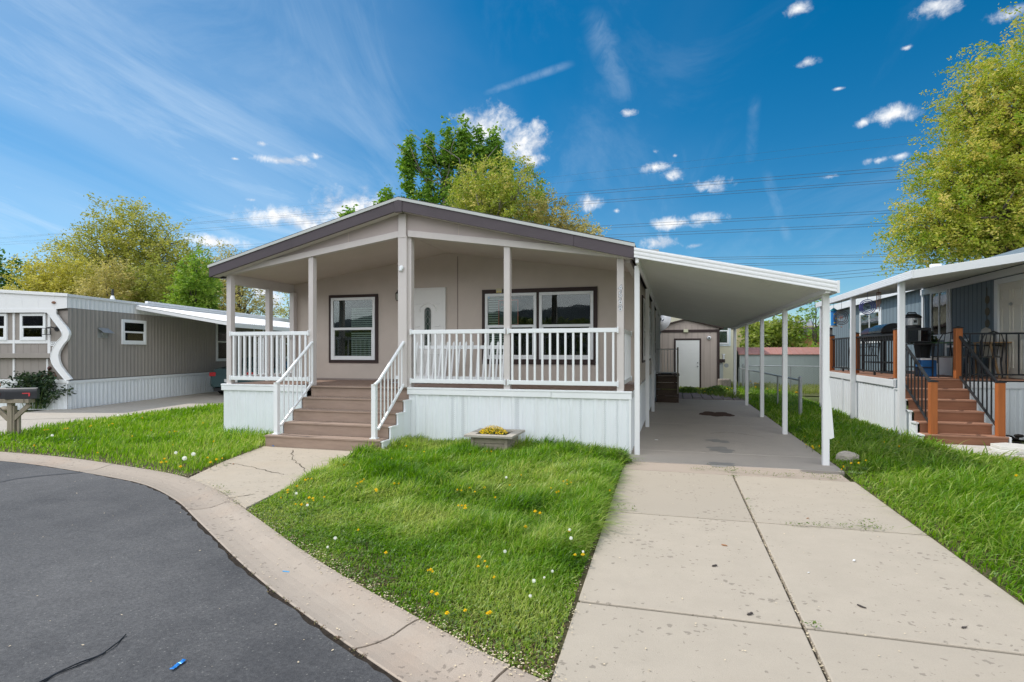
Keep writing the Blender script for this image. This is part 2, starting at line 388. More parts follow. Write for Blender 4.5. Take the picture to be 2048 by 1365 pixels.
# porch railings (rails + balusters)
def railing(p, q, n, z0=1.118, z1=2.092, par=home, matl=WHITE, rw=.05, rh=.075, bw=.036, off=True):
    p = Vector((*p, 0)); q = Vector((*q, 0)); t = (q-p).normalized(); up = Vector((0,0,1))
    ro = bpy.data.objects.new('railing', None); COL.objects.link(ro); ro.parent = par; ro.empty_display_size = .1
    for nm, z in (('top_rail', z1-rh/2), ('bottom_rail', z0+rh/2)):
        m = M(); m.bar(p+up*z, q+up*z, rw, rh)
        if off:
            for c, d in ((p, 1), (q, -1)): m.bar(c+t*(d*-.002)+up*z, c+t*(d*.022)+up*z, rw+.03, rh+.03)
        m.obj(nm, matl, ro, bevel=.006)
    L = (q-p).length
    for k in range(n):
        c = p+t*(L*(k+.65)/(n+.3)); M().box(c.x-bw/2, c.x+bw/2, c.y-bw/2, c.y+bw/2, z0+rh-.002, z1-rh+.002).obj('baluster', matl, ro, bevel=.004)
    return ro
RY = FY-.06
railing((-8.72, RY), (-6.86, RY), 14); railing((-4.70, RY), (-2.87, RY), 13); railing((-2.83, RY), (-.905, RY), 14)
railing((-8.80, 9.79), (-8.80, 10.82), 7); railing((-8.80, 10.94), (-8.80, 11.67), 5); railing((-.87, 9.79), (-.87, 11.75), 13)
# front wall openings
front = frame((0, WY, 0), (1,0,0), (0,-1,0))
def fr(x, z): return frame((x, WY, z), (1,0,0), (0,-1,0))
window(fr(-7.765, 1.50), 1.145, 1.445, home, BROWN, .07, blinds=((.52, 1.08, .1, .64), (.52, 1.08, .72, 1.2)))
window(fr(-3.955, 1.53), 1.14, 1.41, home, BROWN, .065, blinds=((.07, .44, .08, 1.34),))
window(fr(-2.755, 1.53), 1.14, 1.41, home, BROWN, .065)
m = M(); m.box(-4.02, -1.55, WY-.032, WY, 2.942, 3.03); m.box(-4.02, -1.55, WY-.032, WY, 1.425, 1.526); m.box(-2.814, -2.756, WY-.033, WY, 1.52, 2.95); m.box(-4.03,-3.956, WY-.031, WY, 1.42, 3.03); m.box(-1.614,-1.535, WY-.031, WY, 1.42, 3.03)
m.obj('window_surround', BROWN, home)
m = M(fr(0, 0)); m.box(-3.70, -3.57, .034, .06, 2.955, 3.05); m.cm = 1; m.box(-3.685, -3.655, .06, .063, 2.965, 2.985); m.box(-3.62, -3.59, .06, .063, 2.965, 2.985)
m.obj('alarm_box', [mat('yellowed_plastic', (.55,.50,.33), .5), mat('yellow_sticker', (.8,.62,.02), .5)], home)
m = M(fr(0,0)); m.lathe([(.03,0),(.03,.004)], (-3.875, .035, 2.865), 16, 'y'); m.obj('window_sticker', mat('blue_white_sticker', (.45,.6,.75), .4, var=.3, scale=40), home)
# white panelled door with an oval light
m = M(fr(-5.70, 1.05)); dw, dh = .79, 2.03
m.box(-.035, 0, 0, .05, 0, dh+.035); m.box(dw, dw+.035, 0, .05, 0, dh+.035); m.box(0, dw, 0, .05, dh, dh+.035)
m.obj('door_frame', DOORW, home, bevel=.003)
m = M(fr(-5.70, 1.05)); m.box(0, dw, .0, .03, 0, dh)
for (a, b, c, d) in ((.10,.30,1.70,1.705),(.47,.67,1.70,1.705),(.09,.20,1.20,1.205),(.57,.68,1.20,1.205),(.09,.20,1.085,1.09),(.57,.68,1.085,1.09)): m.box(a, b, .03, .05, c, d+.014)
for (a, c, w_, h_) in ((.10,.16,.22,.42),(.47,.16,.22,.42)):
    m.box(a, a+w_, .03, .046, c, c+.02); m.box(a, a+w_, .03, .046, c+h_, c+h_+.02); m.box(a, a+.02, .03, .046, c+.02, c+h_); m.box(a+w_-.02, a+w_, .03, .046, c+.02, c+h_)
arc = [(dw/2+.20*math.cos(q), .98+.56+.20*math.sin(q)-.02) for q in np.linspace(0.05, math.pi-.05, 15)]
m.tube([(a, .03, b) for a, b in arc], .018, 6)
do = m.obj('door', DOORW, home, bevel=.003)
ov = [(dw/2+.085*math.cos(q), 1.55+.085*math.sin(q)) for q in np.linspace(0, math.pi, 13)]+[(dw/2-.085, .74), (dw/2+.085, .74)]
m = M(fr(-5.70, 1.05)); m.prism(ov, .030, .034); m.obj('door_glass', mat('dark_leaded_glass', (.03,.05,.042), .12, .6, .5, 14), do)
m = M(fr(-5.70, 1.05)); m.tube([(a, .036, b) for a, b in ov]+[(ov[0][0], .036, ov[0][1])], .010, 6); m.obj('light_frame', DOORW, do)
m = M(fr(-5.70, 1.05))
for k in range(5): m.tube([(dw/2+.04*math.cos(q), .037, .86+k*.16+.075*math.sin(q)) for q in np.linspace(0, 2*math.pi, 13)], .003, 4)
for x in (-.05, .05): m.tube([(dw/2+x, .037, .75), (dw/2+x, .037, 1.6)], .003, 4)
m.obj('leading', CHROME, do)
# lantern beside the door
m = M(fr(-6.0, 2.84)); m.box(-.04, .04, 0, .015, .08, .2); m.bar((0, .01, .16), (0, .09, .19), .015, .015)
for q in range(6):
    a = q*math.pi/3; m.bar((.055*math.cos(a), .1+.055*math.sin(a), .02), (.06*math.cos(a), .1+.06*math.sin(a), .16), .008, .008)
m.lathe([(.05,0),(.055,.012)], (0, .1, .0), 6); m.lathe([(.075,.16),(.03,.21),(.012,.25)], (0, .1, 0), 6)
lo = m.obj('wall_lantern', mat('aged_bronze', (.05,.045,.035), .5, metal=.6), home)
M(fr(-6.0, 2.84)).lathe([(.045,.013),(.05,.155)], (0, .1, 0), 6).obj('lantern_glass', mat('lantern_frosted_glass', (.40,.42,.36), .15), lo)
# right side windows under the carport
def sr_(y, z): return frame((HXR, y, z), (0,1,0), (1,0,0))
for (y, w_, z, h_) in ((13.2, .95, 1.5, 1.4), (16.0, 1.1, 1.5, 1.4), (22.2, .9, 1.7, 1.2)): window(sr_(y, z), w_, h_, home, BROWN, .06)
m = M(sr_(18.6, 1.05)); m.box(-.05, .9, .002, .04, 0, 2.08); so = m.obj('side_door', DOORW, home, bevel=.004)
M(sr_(18.6, 1.05)).lathe([(.02,0),(.03,.03),(.02,.06)], (.78, .04, .95), 10, 'y').obj('handle', CHROME, so)
# house number, digits one below the other on the right-hand post
NUM = mat('silver_number', (.66,.68,.70), .3, .6, .1, metal=.7)
NUMD = mat('dark_number_edge', (.09,.09,.11), .5)
for k, ch in enumerate('4568'):
    text('house_number', ch, .135, NUM, (-.877, FY-.056, 2.752-k*.112), (R(90), 0, 0), home, .003)
    text('number_edge', ch, .135, NUMD, (-.877, FY-.0515, 2.752-k*.112), (R(90), 0, 0), home, .001, fat=.006)
# window sign: red border, dark board, partly hidden by the post
sg = thing('window_sign', 'dark poster with a red border inside the big front window', 'sign', (-3.44, WY-.024, 2.52))
RED = mat('sign_red', (.85,.22,.17), .5)
m = M(); 
for (a, b, c, d) in ((-3.662,-3.64,2.25,2.805),(-3.235,-3.213,2.25,2.805),(-3.64,-3.235,2.25,2.272),(-3.64,-3.235,2.783,2.805)): m.box(a, b, WY-.026, WY-.0225, c, d)
m.obj('border', RED, sg)
M().box(-3.64, -3.235, WY-.0245, WY-.0225, 2.272, 2.783).obj('board', mat('sign_board', (.05,.085,.085), .5), sg)
sw = mat('sign_white', (.6,.66,.66), .5)
for body, sz, mm, z, shr in (('Find', .075, RED, 2.70, .25), ('your new', .055, sw, 2.645, .2), ('HOME', .075, sw, 2.565, 0), ('Your Town', .04, sw, 2.505, 0), ('o ---', .04, RED, 2.31, 0)):
    text('sign_text', body, sz, mm, (-3.61, WY-.0265, z), (R(90), 0, 0), sg, .0005, shr, 'LEFT')
# loose picket panel leaning on the porch
pk = thing('picket_panel', 'loose white picket fence panel leaning behind the porch railing', 'fence panel', (-4.2, 10.7, DZ))
def lean(z): return 10.75+(z-DZ)*.22
m = M()
for z in (1.155, 1.78): m.bar((-5.58, lean(z), z), (-3.22, lean(z), z), .03, .075, up=(0,.22,1))
m.obj('rail', WHITE, pk, bevel=.004)
for k in range(15):
    x = -5.15+k*.135
    m = M(); a, b = Vector((x, lean(1.05)-.025, 1.05)), Vector((x+.0, lean(1.87)-.025, 1.87)); m.bar(a, b, .038, .02, up=(0,1,0))
    m._a([(x-.019, b.y-.01, b.z), (x+.019, b.y-.01, b.z), (x+.019, b.y+.01, b.z), (x-.019, b.y+.01, b.z), (x, b.y+.015, b.z+.035)], [(0,1,4),(1,2,4),(2,3,4),(3,0,4)])
    m.obj('picket', WHITE, pk)
dm = M(); dm.box(-5.75, -5.0, 10.9, 11.5, DZ+.001, DZ+.02); tag(dm.obj('door_mat', mat('pale_grey_mat', (.36,.37,.40), .9, .1, .2, 20, .3, 120)), 'pale grey mat on the porch floor before the front door', 'mat')

# ================================================================== carport
cp = thing('carport', 'white ribbed aluminium carport roof on slim white posts beside the taupe home', 'carport', (.8, 16, 0))
CX0, CX1, CY0, CY1 = -.618, 2.257, 9.15, 23.8
def cz(x): return 3.33-(x-CX0)*.219
WHITEU = mat('white_underside', (.72,.72,.70), .5, .4, .05, 2, dirt=.2, dirtcol=(.5,.46,.38), dscale=1)
m = M(); A = []; B = []; y = CY0+.02
while y < CY1-.15:
    for (f, d) in ((0, 0), (.26, 0), (.30, .06), (.46, .06), (.50, 0), (.76, 0), (.80, .06), (.96, .06)):
        A.append((CX0+.02, y+f*.3, cz(CX0+.02)-.13+d)); B.append((CX1-.05, y+f*.3, cz(CX1-.05)-.13+d))
    y += .3
m.strip(A, B); m.obj('roof_pan', WHITEU, cp, recalc=False)
m = M(); m.prism([(CX0+.01, cz(CX0)-.05), (CX1-.04, cz(CX1)-.05), (CX1-.04, cz(CX1)-.045), (CX0+.01, cz(CX0)-.045)], CY0+.02, CY1); m.obj('roof_top', WHITEM, cp)
def fluted(m, y, s, x0=CX0, x1=CX1, zf=cz, h=.155):   # fluted front fascia
    P = [(0,0),(.0,-.012),(-.008,-.02),(-.008,-.045),(0,-.055),(0,-.07),(-.008,-.08),(-.008,-.105),(0,-.115),(0,-.13),(-.008,-.138),(-.008,-h),(.012,-h)]
    A = [(x0, y+s*a, zf(x0)+b) for a, b in P]; B = [(x1, y+s*a, zf(x1)+b) for a, b in P]; m.strip(A, B)
m = M(); fluted(m, CY0, 1); m.prism([(CX0, cz(CX0)-.15), (CX1, cz(CX1)-.15), (CX1, cz(CX1)-.002), (CX0, cz(CX0)-.002)], CY0+.004, CY0+.02)
m.box(CX1-.03, CX1+.005, CY0-.012, CY0+.03, cz(CX1)-.165, cz(CX1)+.012); fluted(m, CY1, -1)
m.box(CX1-.012, CX1, CY0+.03, CY1, cz(CX1)-.16, cz(CX1)+.004)
m.obj('fascia', WHITEM, cp, recalc=False)
M().box(CX1-.17, CX1-.10, CY0+.03, CY1-.02, cz(CX1)-.16, cz(CX1)-.062).box(CX0+.02, CX0+.07, CY0+.03, CY1-.02, cz(CX0)-.24, cz(CX0)-.1).obj('beam', WHITEM, cp, bevel=.004)
def fpost(x, y, z1, w=.085, par=cp, z0=-.02, matl=WHITEM):
    m = M(); m.box(x-w/2, x+w/2, y-w/2, y+w/2, z0, z1)
    for q in (-.3, .3): m.box(x+q*w-.006, x+q*w+.006, y-w/2-.004, y+w/2+.004, z0, z1-.003); m.box(x-w/2-.004, x+w/2+.004, y+q*w-.006, y+q*w+.006, z0, z1-.003)
    return m.obj('post', matl, par)
for y in (9.5, 12.8, 16.0, 19.3, 23.0): fpost(2.16, y, cz(CX1)-.15)
for y in (9.62, 13.2, 16.6, 20.2, 23.2): fpost(-.60, y, cz(CX0)-.23, .075)
m = M(); m.prism([(2.176,1.5),(2.205,1.25),(2.265,.42),(2.225,.40),(2.176,.40)], 9.46, 9.48); m.obj('bent_flashing', WHITEM, cp)
M().box(-.60, -.26, 9.75, 11.2, 3.36, 3.385).obj('roof_flashing', mat('grey_flashing', (.33,.34,.34), .5), cp)
m = M(); m.sphere((-.54, 12.9, 3.24), .03, sc=(1,1.6,.5)); m.sphere((-.54, 13.6, 3.22), .04, sc=(1,1.4,.5)); m.obj('rust_spot', RUST, cp)
# wooden side steps
ss = thing('side_steps', 'weathered brown wooden landing steps under the carport by the side door', 'steps', (-.2, 19.8, 0))
OLD = mat('old_brown_wood', (.085,.062,.048), .85, .2, .3, 6, .3, 60, stretch=(.5,4,4))
m = M()
for k in range(4): m.box(-.60, .12, 19.65, 19.69, .005+k*.222, .218+k*.222)
m.box(.09, .12, 19.7, 21.0, 0, .89); m.obj('riser', OLD, ss, bevel=.004)
M().box(-.62, .14, 19.62, 21.0, .892, .925).obj('landing', OLD, ss, bevel=.004)
m = M(); m.box(.06, .11, 19.60, 19.65, .3, 1.83); m.obj('post', mat('grey_weathered_wood', (.24,.21,.17), .85, .2, .25, 6, .3, 60, stretch=(4,4,.5)), ss, bevel=.004)
m = M(); m.bar((-.6, 19.63, 1.77), (.06, 19.63, 1.77), .03, .03); m.bar((-.6, 19.63, 1.0), (.06, 19.63, 1.0), .03, .03)
for k in range(6): x = -.54+k*.1; m.bar((x, 19.63, 1.0), (x, 19.63, 1.77), .016, .016)
m.obj('railing', STEEL, ss)
tag(M().box(-.45, -.1, 19.75, 20.2, .926, .965).obj('boot_tray', BLACK, bevel=.01), 'black boot tray on the landing of the wooden side steps', 'tray')
# ================================================================== neighbour on the left (own local frame: x right along its front, y into the lot)
lh = thing('neighbour_home', 'grey ribbed mobile home with white top band and wavy white corner trim', 'house', (-17.15, 12.6, 0), 12.5, world=False)
LROT = 12.5
def lw(x, y, z=0):                 # that frame -> world
    c, s = math.cos(R(LROT)), math.sin(R(LROT)); return (-17.15+x*c-y*s, 12.6+x*s+y*c, z)
LGREY = mat('warm_grey_siding', (.30,.275,.25), .6, .35, .05, 1.5, .05, 60, dirt=.15, dirtcol=(.16,.15,.14), dscale=1, streak=True)
LGREY2 = mat('warm_grey_panel', (.31,.28,.255), .65, .3, .05, 2, .06, 60)
LEN = 20.
m = M(); ribbed(m, (0, .0), (0, LEN), .86, 2.97, .17, .012, (1, 0), .42, .12); m.box(-4.5, -.03, .13, LEN, .1, 3.2)
m.obj('wall', LGREY, lh, recalc=False)
m = M(); m.box(-4.4, -.02, .08, .129, .8, 2.9)
for k in range(18): m.box(-4.35+k*.24, -4.343+k*.24, .075, .081, .8, 2.9)
m.obj('front_panel', LGREY2, lh)
m = M(); ribbed(m, (0, -.02), (0, LEN), 2.98, 3.30, .17, .008, (1, 0), .42, .12)     # white band along the top of the side
m.obj('top_band', WHITEM, lh, recalc=False)
m = M(); m.prism([(-4.6, 2.94), (-.33, 2.94), (-.005, 2.97), (-.005, 3.30), (-4.6, 3.62)], -.03, .03)
for k in range(9): m.box(-4.4+k*.5, -4.393+k*.5, -.034, -.029, 2.96, 3.31)
m.obj('front_band', WHITEM, lh)
m = M(); m.box(-.03, .05, -.06, LEN, 3.30, 3.38); m.prism([(-4.7, 3.58), (.05, 3.30), (.05, 3.39), (-4.7, 3.68)], -.08, -.035); m.prism([(-4.7, 3.60), (0, 3.34), (0, 3.36), (-4.7, 3.62)], -.03, LEN)
m.box(-.05, .06, 3.3, LEN, 3.385, 3.46); m.obj('roof_edge', WHITEM, lh, bevel=.008)
M().box(-4.6, -.6, .0, .08, 2.845, 2.86).obj('soffit', BROWN, lh)
m = M(); m.prism([(-4.6, 2.84), (-.75, 2.84), (-.62, 2.83), (-.56, 2.77), (-.5, 2.72), (-.33, 2.72), (-.33, 2.95), (-4.6, 2.95)], -.045, .0)
m.obj('arched_trim', WHITEM, lh)
wl = [(-.52,2.74),(-.38,2.56),(-.22,2.37),(-.15,2.25),(-.14,2.2),(-.18,2.10),(-.31,1.97),(-.43,1.80),(-.49,1.62),(-.50,1.5),(-.46,1.36),(-.38,1.23),(-.22,1.04),(-.03,.83)]
wr = [(-.31,2.78),(-.17,2.59),(-.0,2.41),(.075,2.28),(.09,2.2),(.03,2.04),(-.11,1.88),(-.22,1.7),(-.25,1.58),(-.24,1.47),(-.21,1.36),(-.15,1.24),(-.02,1.08),(.15,.88)]
m = M(); m.strip([(a,-.05,b) for a, b in wl], [(a,-.05,b) for a, b in wr]); m.strip([(a,.07,b) for a, b in wl], [(a,-.05,b) for a, b in wl]); m.strip([(a,.02,b) for a, b in wr], [(a,-.05,b) for a, b in wr])
m.obj('wavy_trim', WHITEM, lh)
m = M(); m.tube([(a+.008,-.055,b) for a, b in wl], .012, 6); m.tube([(a-.008,-.055,b) for a, b in wr], .012, 6); m.obj('trim_bead', WHITE, lh)
m = M(); m.box(-1.77, -1.71, .05, .078, 1.62, 2.86); m.box(-.68, -.60, .05, .078, 1.62, 2.86); m.box(-1.709, -.681, .052, .078, 1.93, 2.03); m.box(-4.4, -1.771, .052, .078, 1.93, 2.03)
m.box(-1.77, -1.71, .05, .078, .9, 1.48); m.box(-.72, -.67, .05, .078, .9, 1.48)
m.obj('batten', WHITEM, lh)
M().box(-4.5, -.50, -.07, .075, 1.50, 1.64).obj('ledge', LGREY2, lh, bevel=.006)
m = M(); ribbed(m, (0.015, -.02), (0.015, LEN), -.03, .74, .17, .012, (1, 0), .42, .12); ribbed(m, (-4.5, -.02), (0.0, -.02), -.03, .76, .17, .012, (0, -1), .42, .12)
m.obj('skirting', SKIRT, lh, recalc=False)
m = M(); m.box(.0, .055, -.05, LEN, .742, .83); m.box(-4.5, -.0, -.06, -.01, .762, .87); m.obj('skirting_cap', WHITE, lh, bevel=.006)
def lf(x, z): return frame((x, .08, z), (1,0,0), (0,-1,0))
def lsd(y, z): return frame((.012, y, z), (0,1,0), (1,0,0))
window(lf(-1.53, 2.02), .80, .80, lh, None, blinds=((.08, .72, .08, .72),), fw=.075); window(lf(-2.74, 2.02), .80, .80, lh, None, fw=.075)
window(lsd(2.09, 1.93), 1.13, .83, lh, None, fw=.1, blinds=((.1, 1.03, .1, .7),))
window(lsd(7.5, 1.27), 1.5, 1.68, lh, None, fw=.09)
window(lsd(10.6, 1.3), 1.0, 1.6, lh, None, fw=.09); window(lsd(13.6, 1.3), 1.0, 1.6, lh, None, fw=.09)
m = M(); m.box(.0, .015, 1.1, 1.5, 2.12, 2.42); m.lathe([(.10,0),(.10,.06)], (.016, 1.32, 2.24), 14, 'x'); m.cm = 0; v = m.obj('wall_vent', STEEL, lh)
M()._a([(.02,1.08,2.44),(.02,1.5,2.44),(.24,1.52,2.28),(.24,1.10,2.28),(.02,1.08,2.43),(.02,1.5,2.43),(.235,1.52,2.27),(.235,1.10,2.27)], [(0,1,2,3),(4,5,6,7),(0,3,7,4),(1,2,6,5),(2,3,7,6)]).obj('flap', mat('dull_aluminium', (.4,.41,.42), .4, .5, .2, 10, metal=.5), v)
m = M(); m.lathe([(.075,0),(.075,.025)], (-.40, .055, 2.36), 14, 'y'); m.tube([(-.40,.05,2.37),(-.46,-.07,2.41),(-.56,-.11,2.38)], .018, 8); m.box(-.66, -.50, -.19, -.03, 2.365, 2.38)
for a in (-.65, -.51):
    for b in (-.18, -.04): m.box(a-.008, a+.008, b-.008, b+.008, 2.19, 2.37)
for z in (2.19,): m.box(-.66, -.50, -.19, -.172, z-.008, z+.008); m.box(-.66, -.50, -.048, -.03, z-.008, z+.008); m.box(-.66, -.642, -.172, -.048, z-.008, z+.008); m.box(-.518, -.50, -.172, -.048, z-.008, z+.008)
lo = m.obj('wall_lamp', BLACK, lh)
M().lathe([(.035,.0),(.04,.13)], (-.58, -.11, 2.20), 10).obj('lamp_glass', MATS['lantern_frosted_glass'], lo)
M().sphere((-.40, -.05, 3.13), .05, sc=(1.2,.8,.8)).obj('marker_light', mat('amber_brown_lens', (.20,.09,.05), .3), lh, smooth=True)
m = M(); m.box(-.60, -.43, .065, .078, 1.86, 1.985); m.obj('placard', WHITE, lh)
text('placard_text', '4572', .06, BLACK, (-.515, .062, 1.948), (R(90), 0, 0), lh, .0005); text('placard_text', 'WTD', .05, BLACK, (-.515, .062, 1.893), (R(90), 0, 0), lh, .0005)
m = M(); m.lathe([(.10,0),(.07,.12),(.045,.2)], (-1.0, 3.0, 3.43), 14); m.cm = 1; m.lathe([(.035,.2),(.035,.42)], (-1.0, 3.0, 3.43), 12); m.obj('vent_pipe', [WHITEM, BLACK], lh)
# its awning with a corrugated white roof
la = thing('driveway_awning', 'white corrugated awning over the left driveway on slim white posts', 'carport', (-17.15, 12.6, 0), 12.5, world=False)
def lz(x): return 3.24-x*.172
m = M(); A = []; B = []; y = 2.75
while y < 13.5:
    for f, d in ((0,0),(.25,.035),(.5,0),(.75,-.012)): A.append((.06, y+f*.13, lz(.06)+d+.02)); B.append((3.5, y+f*.13, lz(3.5)+d+.02))
    y += .13
m.strip(A, B); m.obj('roof_sheet', WHITEM, la, recalc=False)
m = M(); m.prism([(.06, lz(.06)-.10), (3.5, lz(3.5)-.10), (3.5, lz(3.5)), (.06, lz(.06))], 2.72, 2.75); m.box(3.49, 3.52, 2.72, 13.5, lz(3.5)-.13, lz(3.5)+.01); m.obj('fascia', WHITEM, la)
for y in (2.85, 6.6, 10.2, 13.2): M().box(3.34, 3.43, y-.045, y+.045, -.02, lz(3.4)-.02).obj('post', WHITEM, la, bevel=.004)
m = M(); m.box(.30, 3.3, 8.9, 8.94, lz(1)-.25, lz(1)-.15); m.obj('cross_beam', WHITEM, la)
# car parked under it, tail toward the street
car = thing('parked_car', 'dark teal sedan parked tail-out under the white awning', 'car', lw(2.05, 5.1), 11.5, world=False)
PAINT = mat('dark_teal_car_paint', (.035,.075,.08), .25, .6, .06)
def carsec(y, w, zb, zs, zr, wr):  # half section
    return [(-w*.82,zb),(-w,zb+.12),(-w,zb+.35),(-w*.97,zs),(-wr,zr),(0,zr+.02),(wr,zr),(w*.97,zs),(w,zb+.35),(w,zb+.12),(w*.82,zb)]
secs = [(0.0,.78,.34,.70,.80,.60),(.06,.86,.26,.86,1.02,.66),(.35,.90,.24,.92,1.07,.68),(.75,.91,.24,.93,1.10,.68),(1.5,.915,.24,.95,1.42,.60),(2.2,.915,.24,.95,1.46,.60),(2.9,.915,.24,.94,1.40,.60),(3.6,.91,.24,.92,1.02,.7),(4.4,.86,.26,.78,.86,.66),(4.7,.72,.34,.6,.70,.5)]
m = M(); S = [[(x, y, z) for x, z in carsec(y, w, zb, zs, zr, wr)] for y, w, zb, zs, zr, wr in secs]
for a, b in zip(S[:-1], S[1:]): m.strip(a, b)
m._a(S[0], [tuple(range(11))]); m._a(S[-1], [tuple(range(11))])
m.obj('body', PAINT, car, smooth=False, bevel=.02)
m = M(); gm = mat('dark_car_glass', (.01,.013,.015), .05, .7)
m.quad((-.6,.80,1.115),(.6,.80,1.115),(.54,1.43,1.41),(-.54,1.43,1.41))
for s in (-1, 1): m.quad((s*.865,1.0,1.02),(s*.885,3.2,1.0),(s*.66,2.85,1.38),(s*.66,1.5,1.40))
m.obj('car_window', gm, car)
for s in (-1, 1):
    M().box(s*.74-.13, s*.74+.13, -.015, .10, .74, .90).obj('tail_light', mat('red_tail_light', (.45,.02,.025), .2, .6), car, bevel=.03)
    for y in (.9, 3.75):
        m = M(); m.lathe([(.2,-.1),(.31,-.1),(.32,-.05),(.32,.05),(.31,.1),(.2,.1)], (s*.83, y, .32), 20, 'x'); w_ = m.obj('wheel', mat('tyre_rubber', (.015,.015,.015), .85), car)
        M().lathe([(.2,-.09),(.2,.105),(.05,.11)], (s*.83, y, .32), 16, 'x').obj('rim', STEEL, w_)
M().box(-.26, .26, -.02, -.005, .52, .64).obj('number_plate', WHITE, car); M().box(-.7, .7, .02, .3, .18, .3).obj('rear_bumper_underside', BLACK, car)
# rosebush, logs, ornament, mailboxes
# mailboxes
WOOD = mat('grey_mailbox_wood', (.30,.26,.20), .85, .2, .25, 5, .3, 60, stretch=(4,4,.6), dirt=.4, dirtcol=(.14,.115,.09), dscale=3)
mpx, mpy = -12.83, 8.32
mp_ = thing('mailbox_post', 'weathered wooden mailbox post with diagonal braces at the lawn edge', 'post', (mpx, mpy, 0), 20, world=False)
m = M(); m.box(-.06, .03, -.05, .05, -.05, .66); m.box(.031, .065, -.03, .06, -.05, .60); m.box(.09, .135, .0, .06, -.05, .40); m.obj('post', WOOD, mp_, bevel=.005)
m = M(); m.bar((.03, -.0, .33), (.34, -.0, .63), .05, .085); m.bar((-.06, -.0, .33), (-.36, -.0, .63), .05, .085); m.obj('brace', WOOD, mp_, bevel=.004)
m = M(); m.box(-.6, .38, -.09, .09, .662, .74); m.box(-.10, .30, -.112, -.092, .665, .745); m.obj('crossbar', WOOD, mp_, bevel=.004)
MBX = mat('black_mailbox_metal', (.020,.021,.026), .5, .5, .2, 6)
def mailbox(dx, dy, rz, label):
    c = Matrix.Rotation(R(20), 4, 'Z') @ Vector((dx, dy, 0))
    t = thing('mailbox', label, 'mailbox', (mpx+c.x, mpy+c.y, .741), 20+rz, 'mailboxes on the wooden post', world=False)
    P = [(-.085,0),(.085,0),(.085,.14)]+[(.085*math.cos(a), .14+.085*math.sin(a)) for a in np.linspace(.2, math.pi-.2, 9)]+[(-.085,.14)]
    m = M(); m.prism(P, -.25, .25, 'x'); m.obj('body', MBX, t, bevel=.006)
    m = M(); P2 = [(a*1.03, b*1.02) for a, b in P]; m.prism(P2, .25, .262, 'x'); m.obj('door', MBX, t)
    m = M(); m.prism([(.155,.125),(.155,.055),(.13,.055),(.13,.105),(.03,.105),(.03,.125)], -.095, -.090, 'y'); m.obj('flag', mat('red_flag', (.62,.05,.06), .5), t)
    return t
mailbox(.19, -.0, 20, 'black mailbox on the right half of the wooden post, red flag down')
mailbox(-.36, .05, 2, 'black mailbox beside the other on the post, cut by the picture edge')
# neighbour's edging log and stones
m = M(); q = lw(-1.35, .75, .14); q2 = lw(-.55, .95, .12); m.tube([q, lw(-1.1,.75,.13), lw(-.85,.85,.12), q2], [.10,.085,.08,.10], 10); tag(m.obj('edging_log', mat('pale_old_log', (.3,.26,.22), .9, .2, .3, 8, .4, 40), smooth=True), 'short pale log lying at the foot of the dark rosebush', 'log')
m = M(); m.bar(lw(-1.6,.35,.04), lw(.0,.25,.04), .16, .14); tag(m.obj('edging_timber', OLD), 'dark flat timber edging the bed by the left driveway', 'timber')
for k, (x, y, s) in enumerate(((-1.5, .1, .10), (-1.7, -.25, .13), (-1.35, -.35, .09))):
    m = M(); m.sphere(lw(x, y, .03), s, 8, 5, (1.2,1,.6)); tag(m.obj('edging_stone', mat('tan_stone', (.42,.36,.28), .85, .2, .2, 12, .3), smooth=True), 'small tan stone at the bed edge behind the mailbox post', 'stone', 'stones edging the left bed')
o_ = thing('garden_stake', 'rusty red garden stake with a round head rising from the rosebush', 'garden ornament', lw(-.62, .05))
m = M(); m.tube([lw(-.62,.05,0), lw(-.62,.05,1.15)], .006, 6); m.obj('stake', RUST, o_)
m = M(); m.sphere(lw(-.62,.05,1.20), .055, 10, 6); m.obj('head', mat('dark_red_ball', (.10,.03,.03), .4), o_, smooth=True)
m = M()
for a in range(5): m.tube([lw(-.62,.05,1.12), lw(-.62+.16*math.cos(a*1.25), .05+.1*math.sin(a*1.25), 1.08), lw(-.62+.2*math.cos(a*1.25), .05+.14*math.sin(a*1.25), .98)], .006, 5); m.sphere(lw(-.62+.2*math.cos(a*1.25), .05+.14*math.sin(a*1.25), .97), .022, 6, 4)
m.obj('arm', RUST, o_)

# ================================================================== neighbour on the right
rh = thing('blue_home', 'slate blue mobile home with white trim and a raised front deck', 'house', (6.6, 18, 0))
BLUE = mat('slate_blue_siding', (.175,.225,.258), .65, .3, .05, 1.5, .06, 60, stretch=(3,3,.3))
SX, NX, CY = 6.95, 6.6, 18.4      # far wall set back, near wall, corner between them
m = M(); m.box(SX, 12.5, CY, 29.3, .3, 3.7); m.box(NX, 12.5, 8.0, CY, .3, 3.75); m.obj('wall', BLUE, rh)
m = M(); y = CY+.3
while y < 29.2: m.box(SX-.004, SX, y, y+.014, .3, 3.5); y += .3
y = 8.2
while y < CY-.05: m.box(NX-.004, NX, y, y+.014, 1.1, 3.45); y += .2
m.obj('siding_groove', mat('blue_groove_dark', (.085,.115,.145), .7), rh)
m = M(); m.box(NX-.02, NX+.10, CY-.10, CY+.012, 1.1, 3.5); m.obj('corner_board', WHITE, rh)
m = M(); m.prism([(6.74, 3.5), (6.74, 3.72), (9.6, 4.2), (9.6, 4.1)], CY+.02, 29.6); m.box(6.70, 6.738, CY+.02, 29.65, 3.48, 3.74); m.obj('roof', WHITEM, rh)
m = M(); m.lathe([(.09,0),(.09,.26),(.11,.26),(.11,.31)], (5.45, 14.5, 3.28), 14); m.obj('roof_vent', WHITEM, rh)
def rs(X, y, z): return frame((X, y, z), (0,-1,0), (-1,0,0))
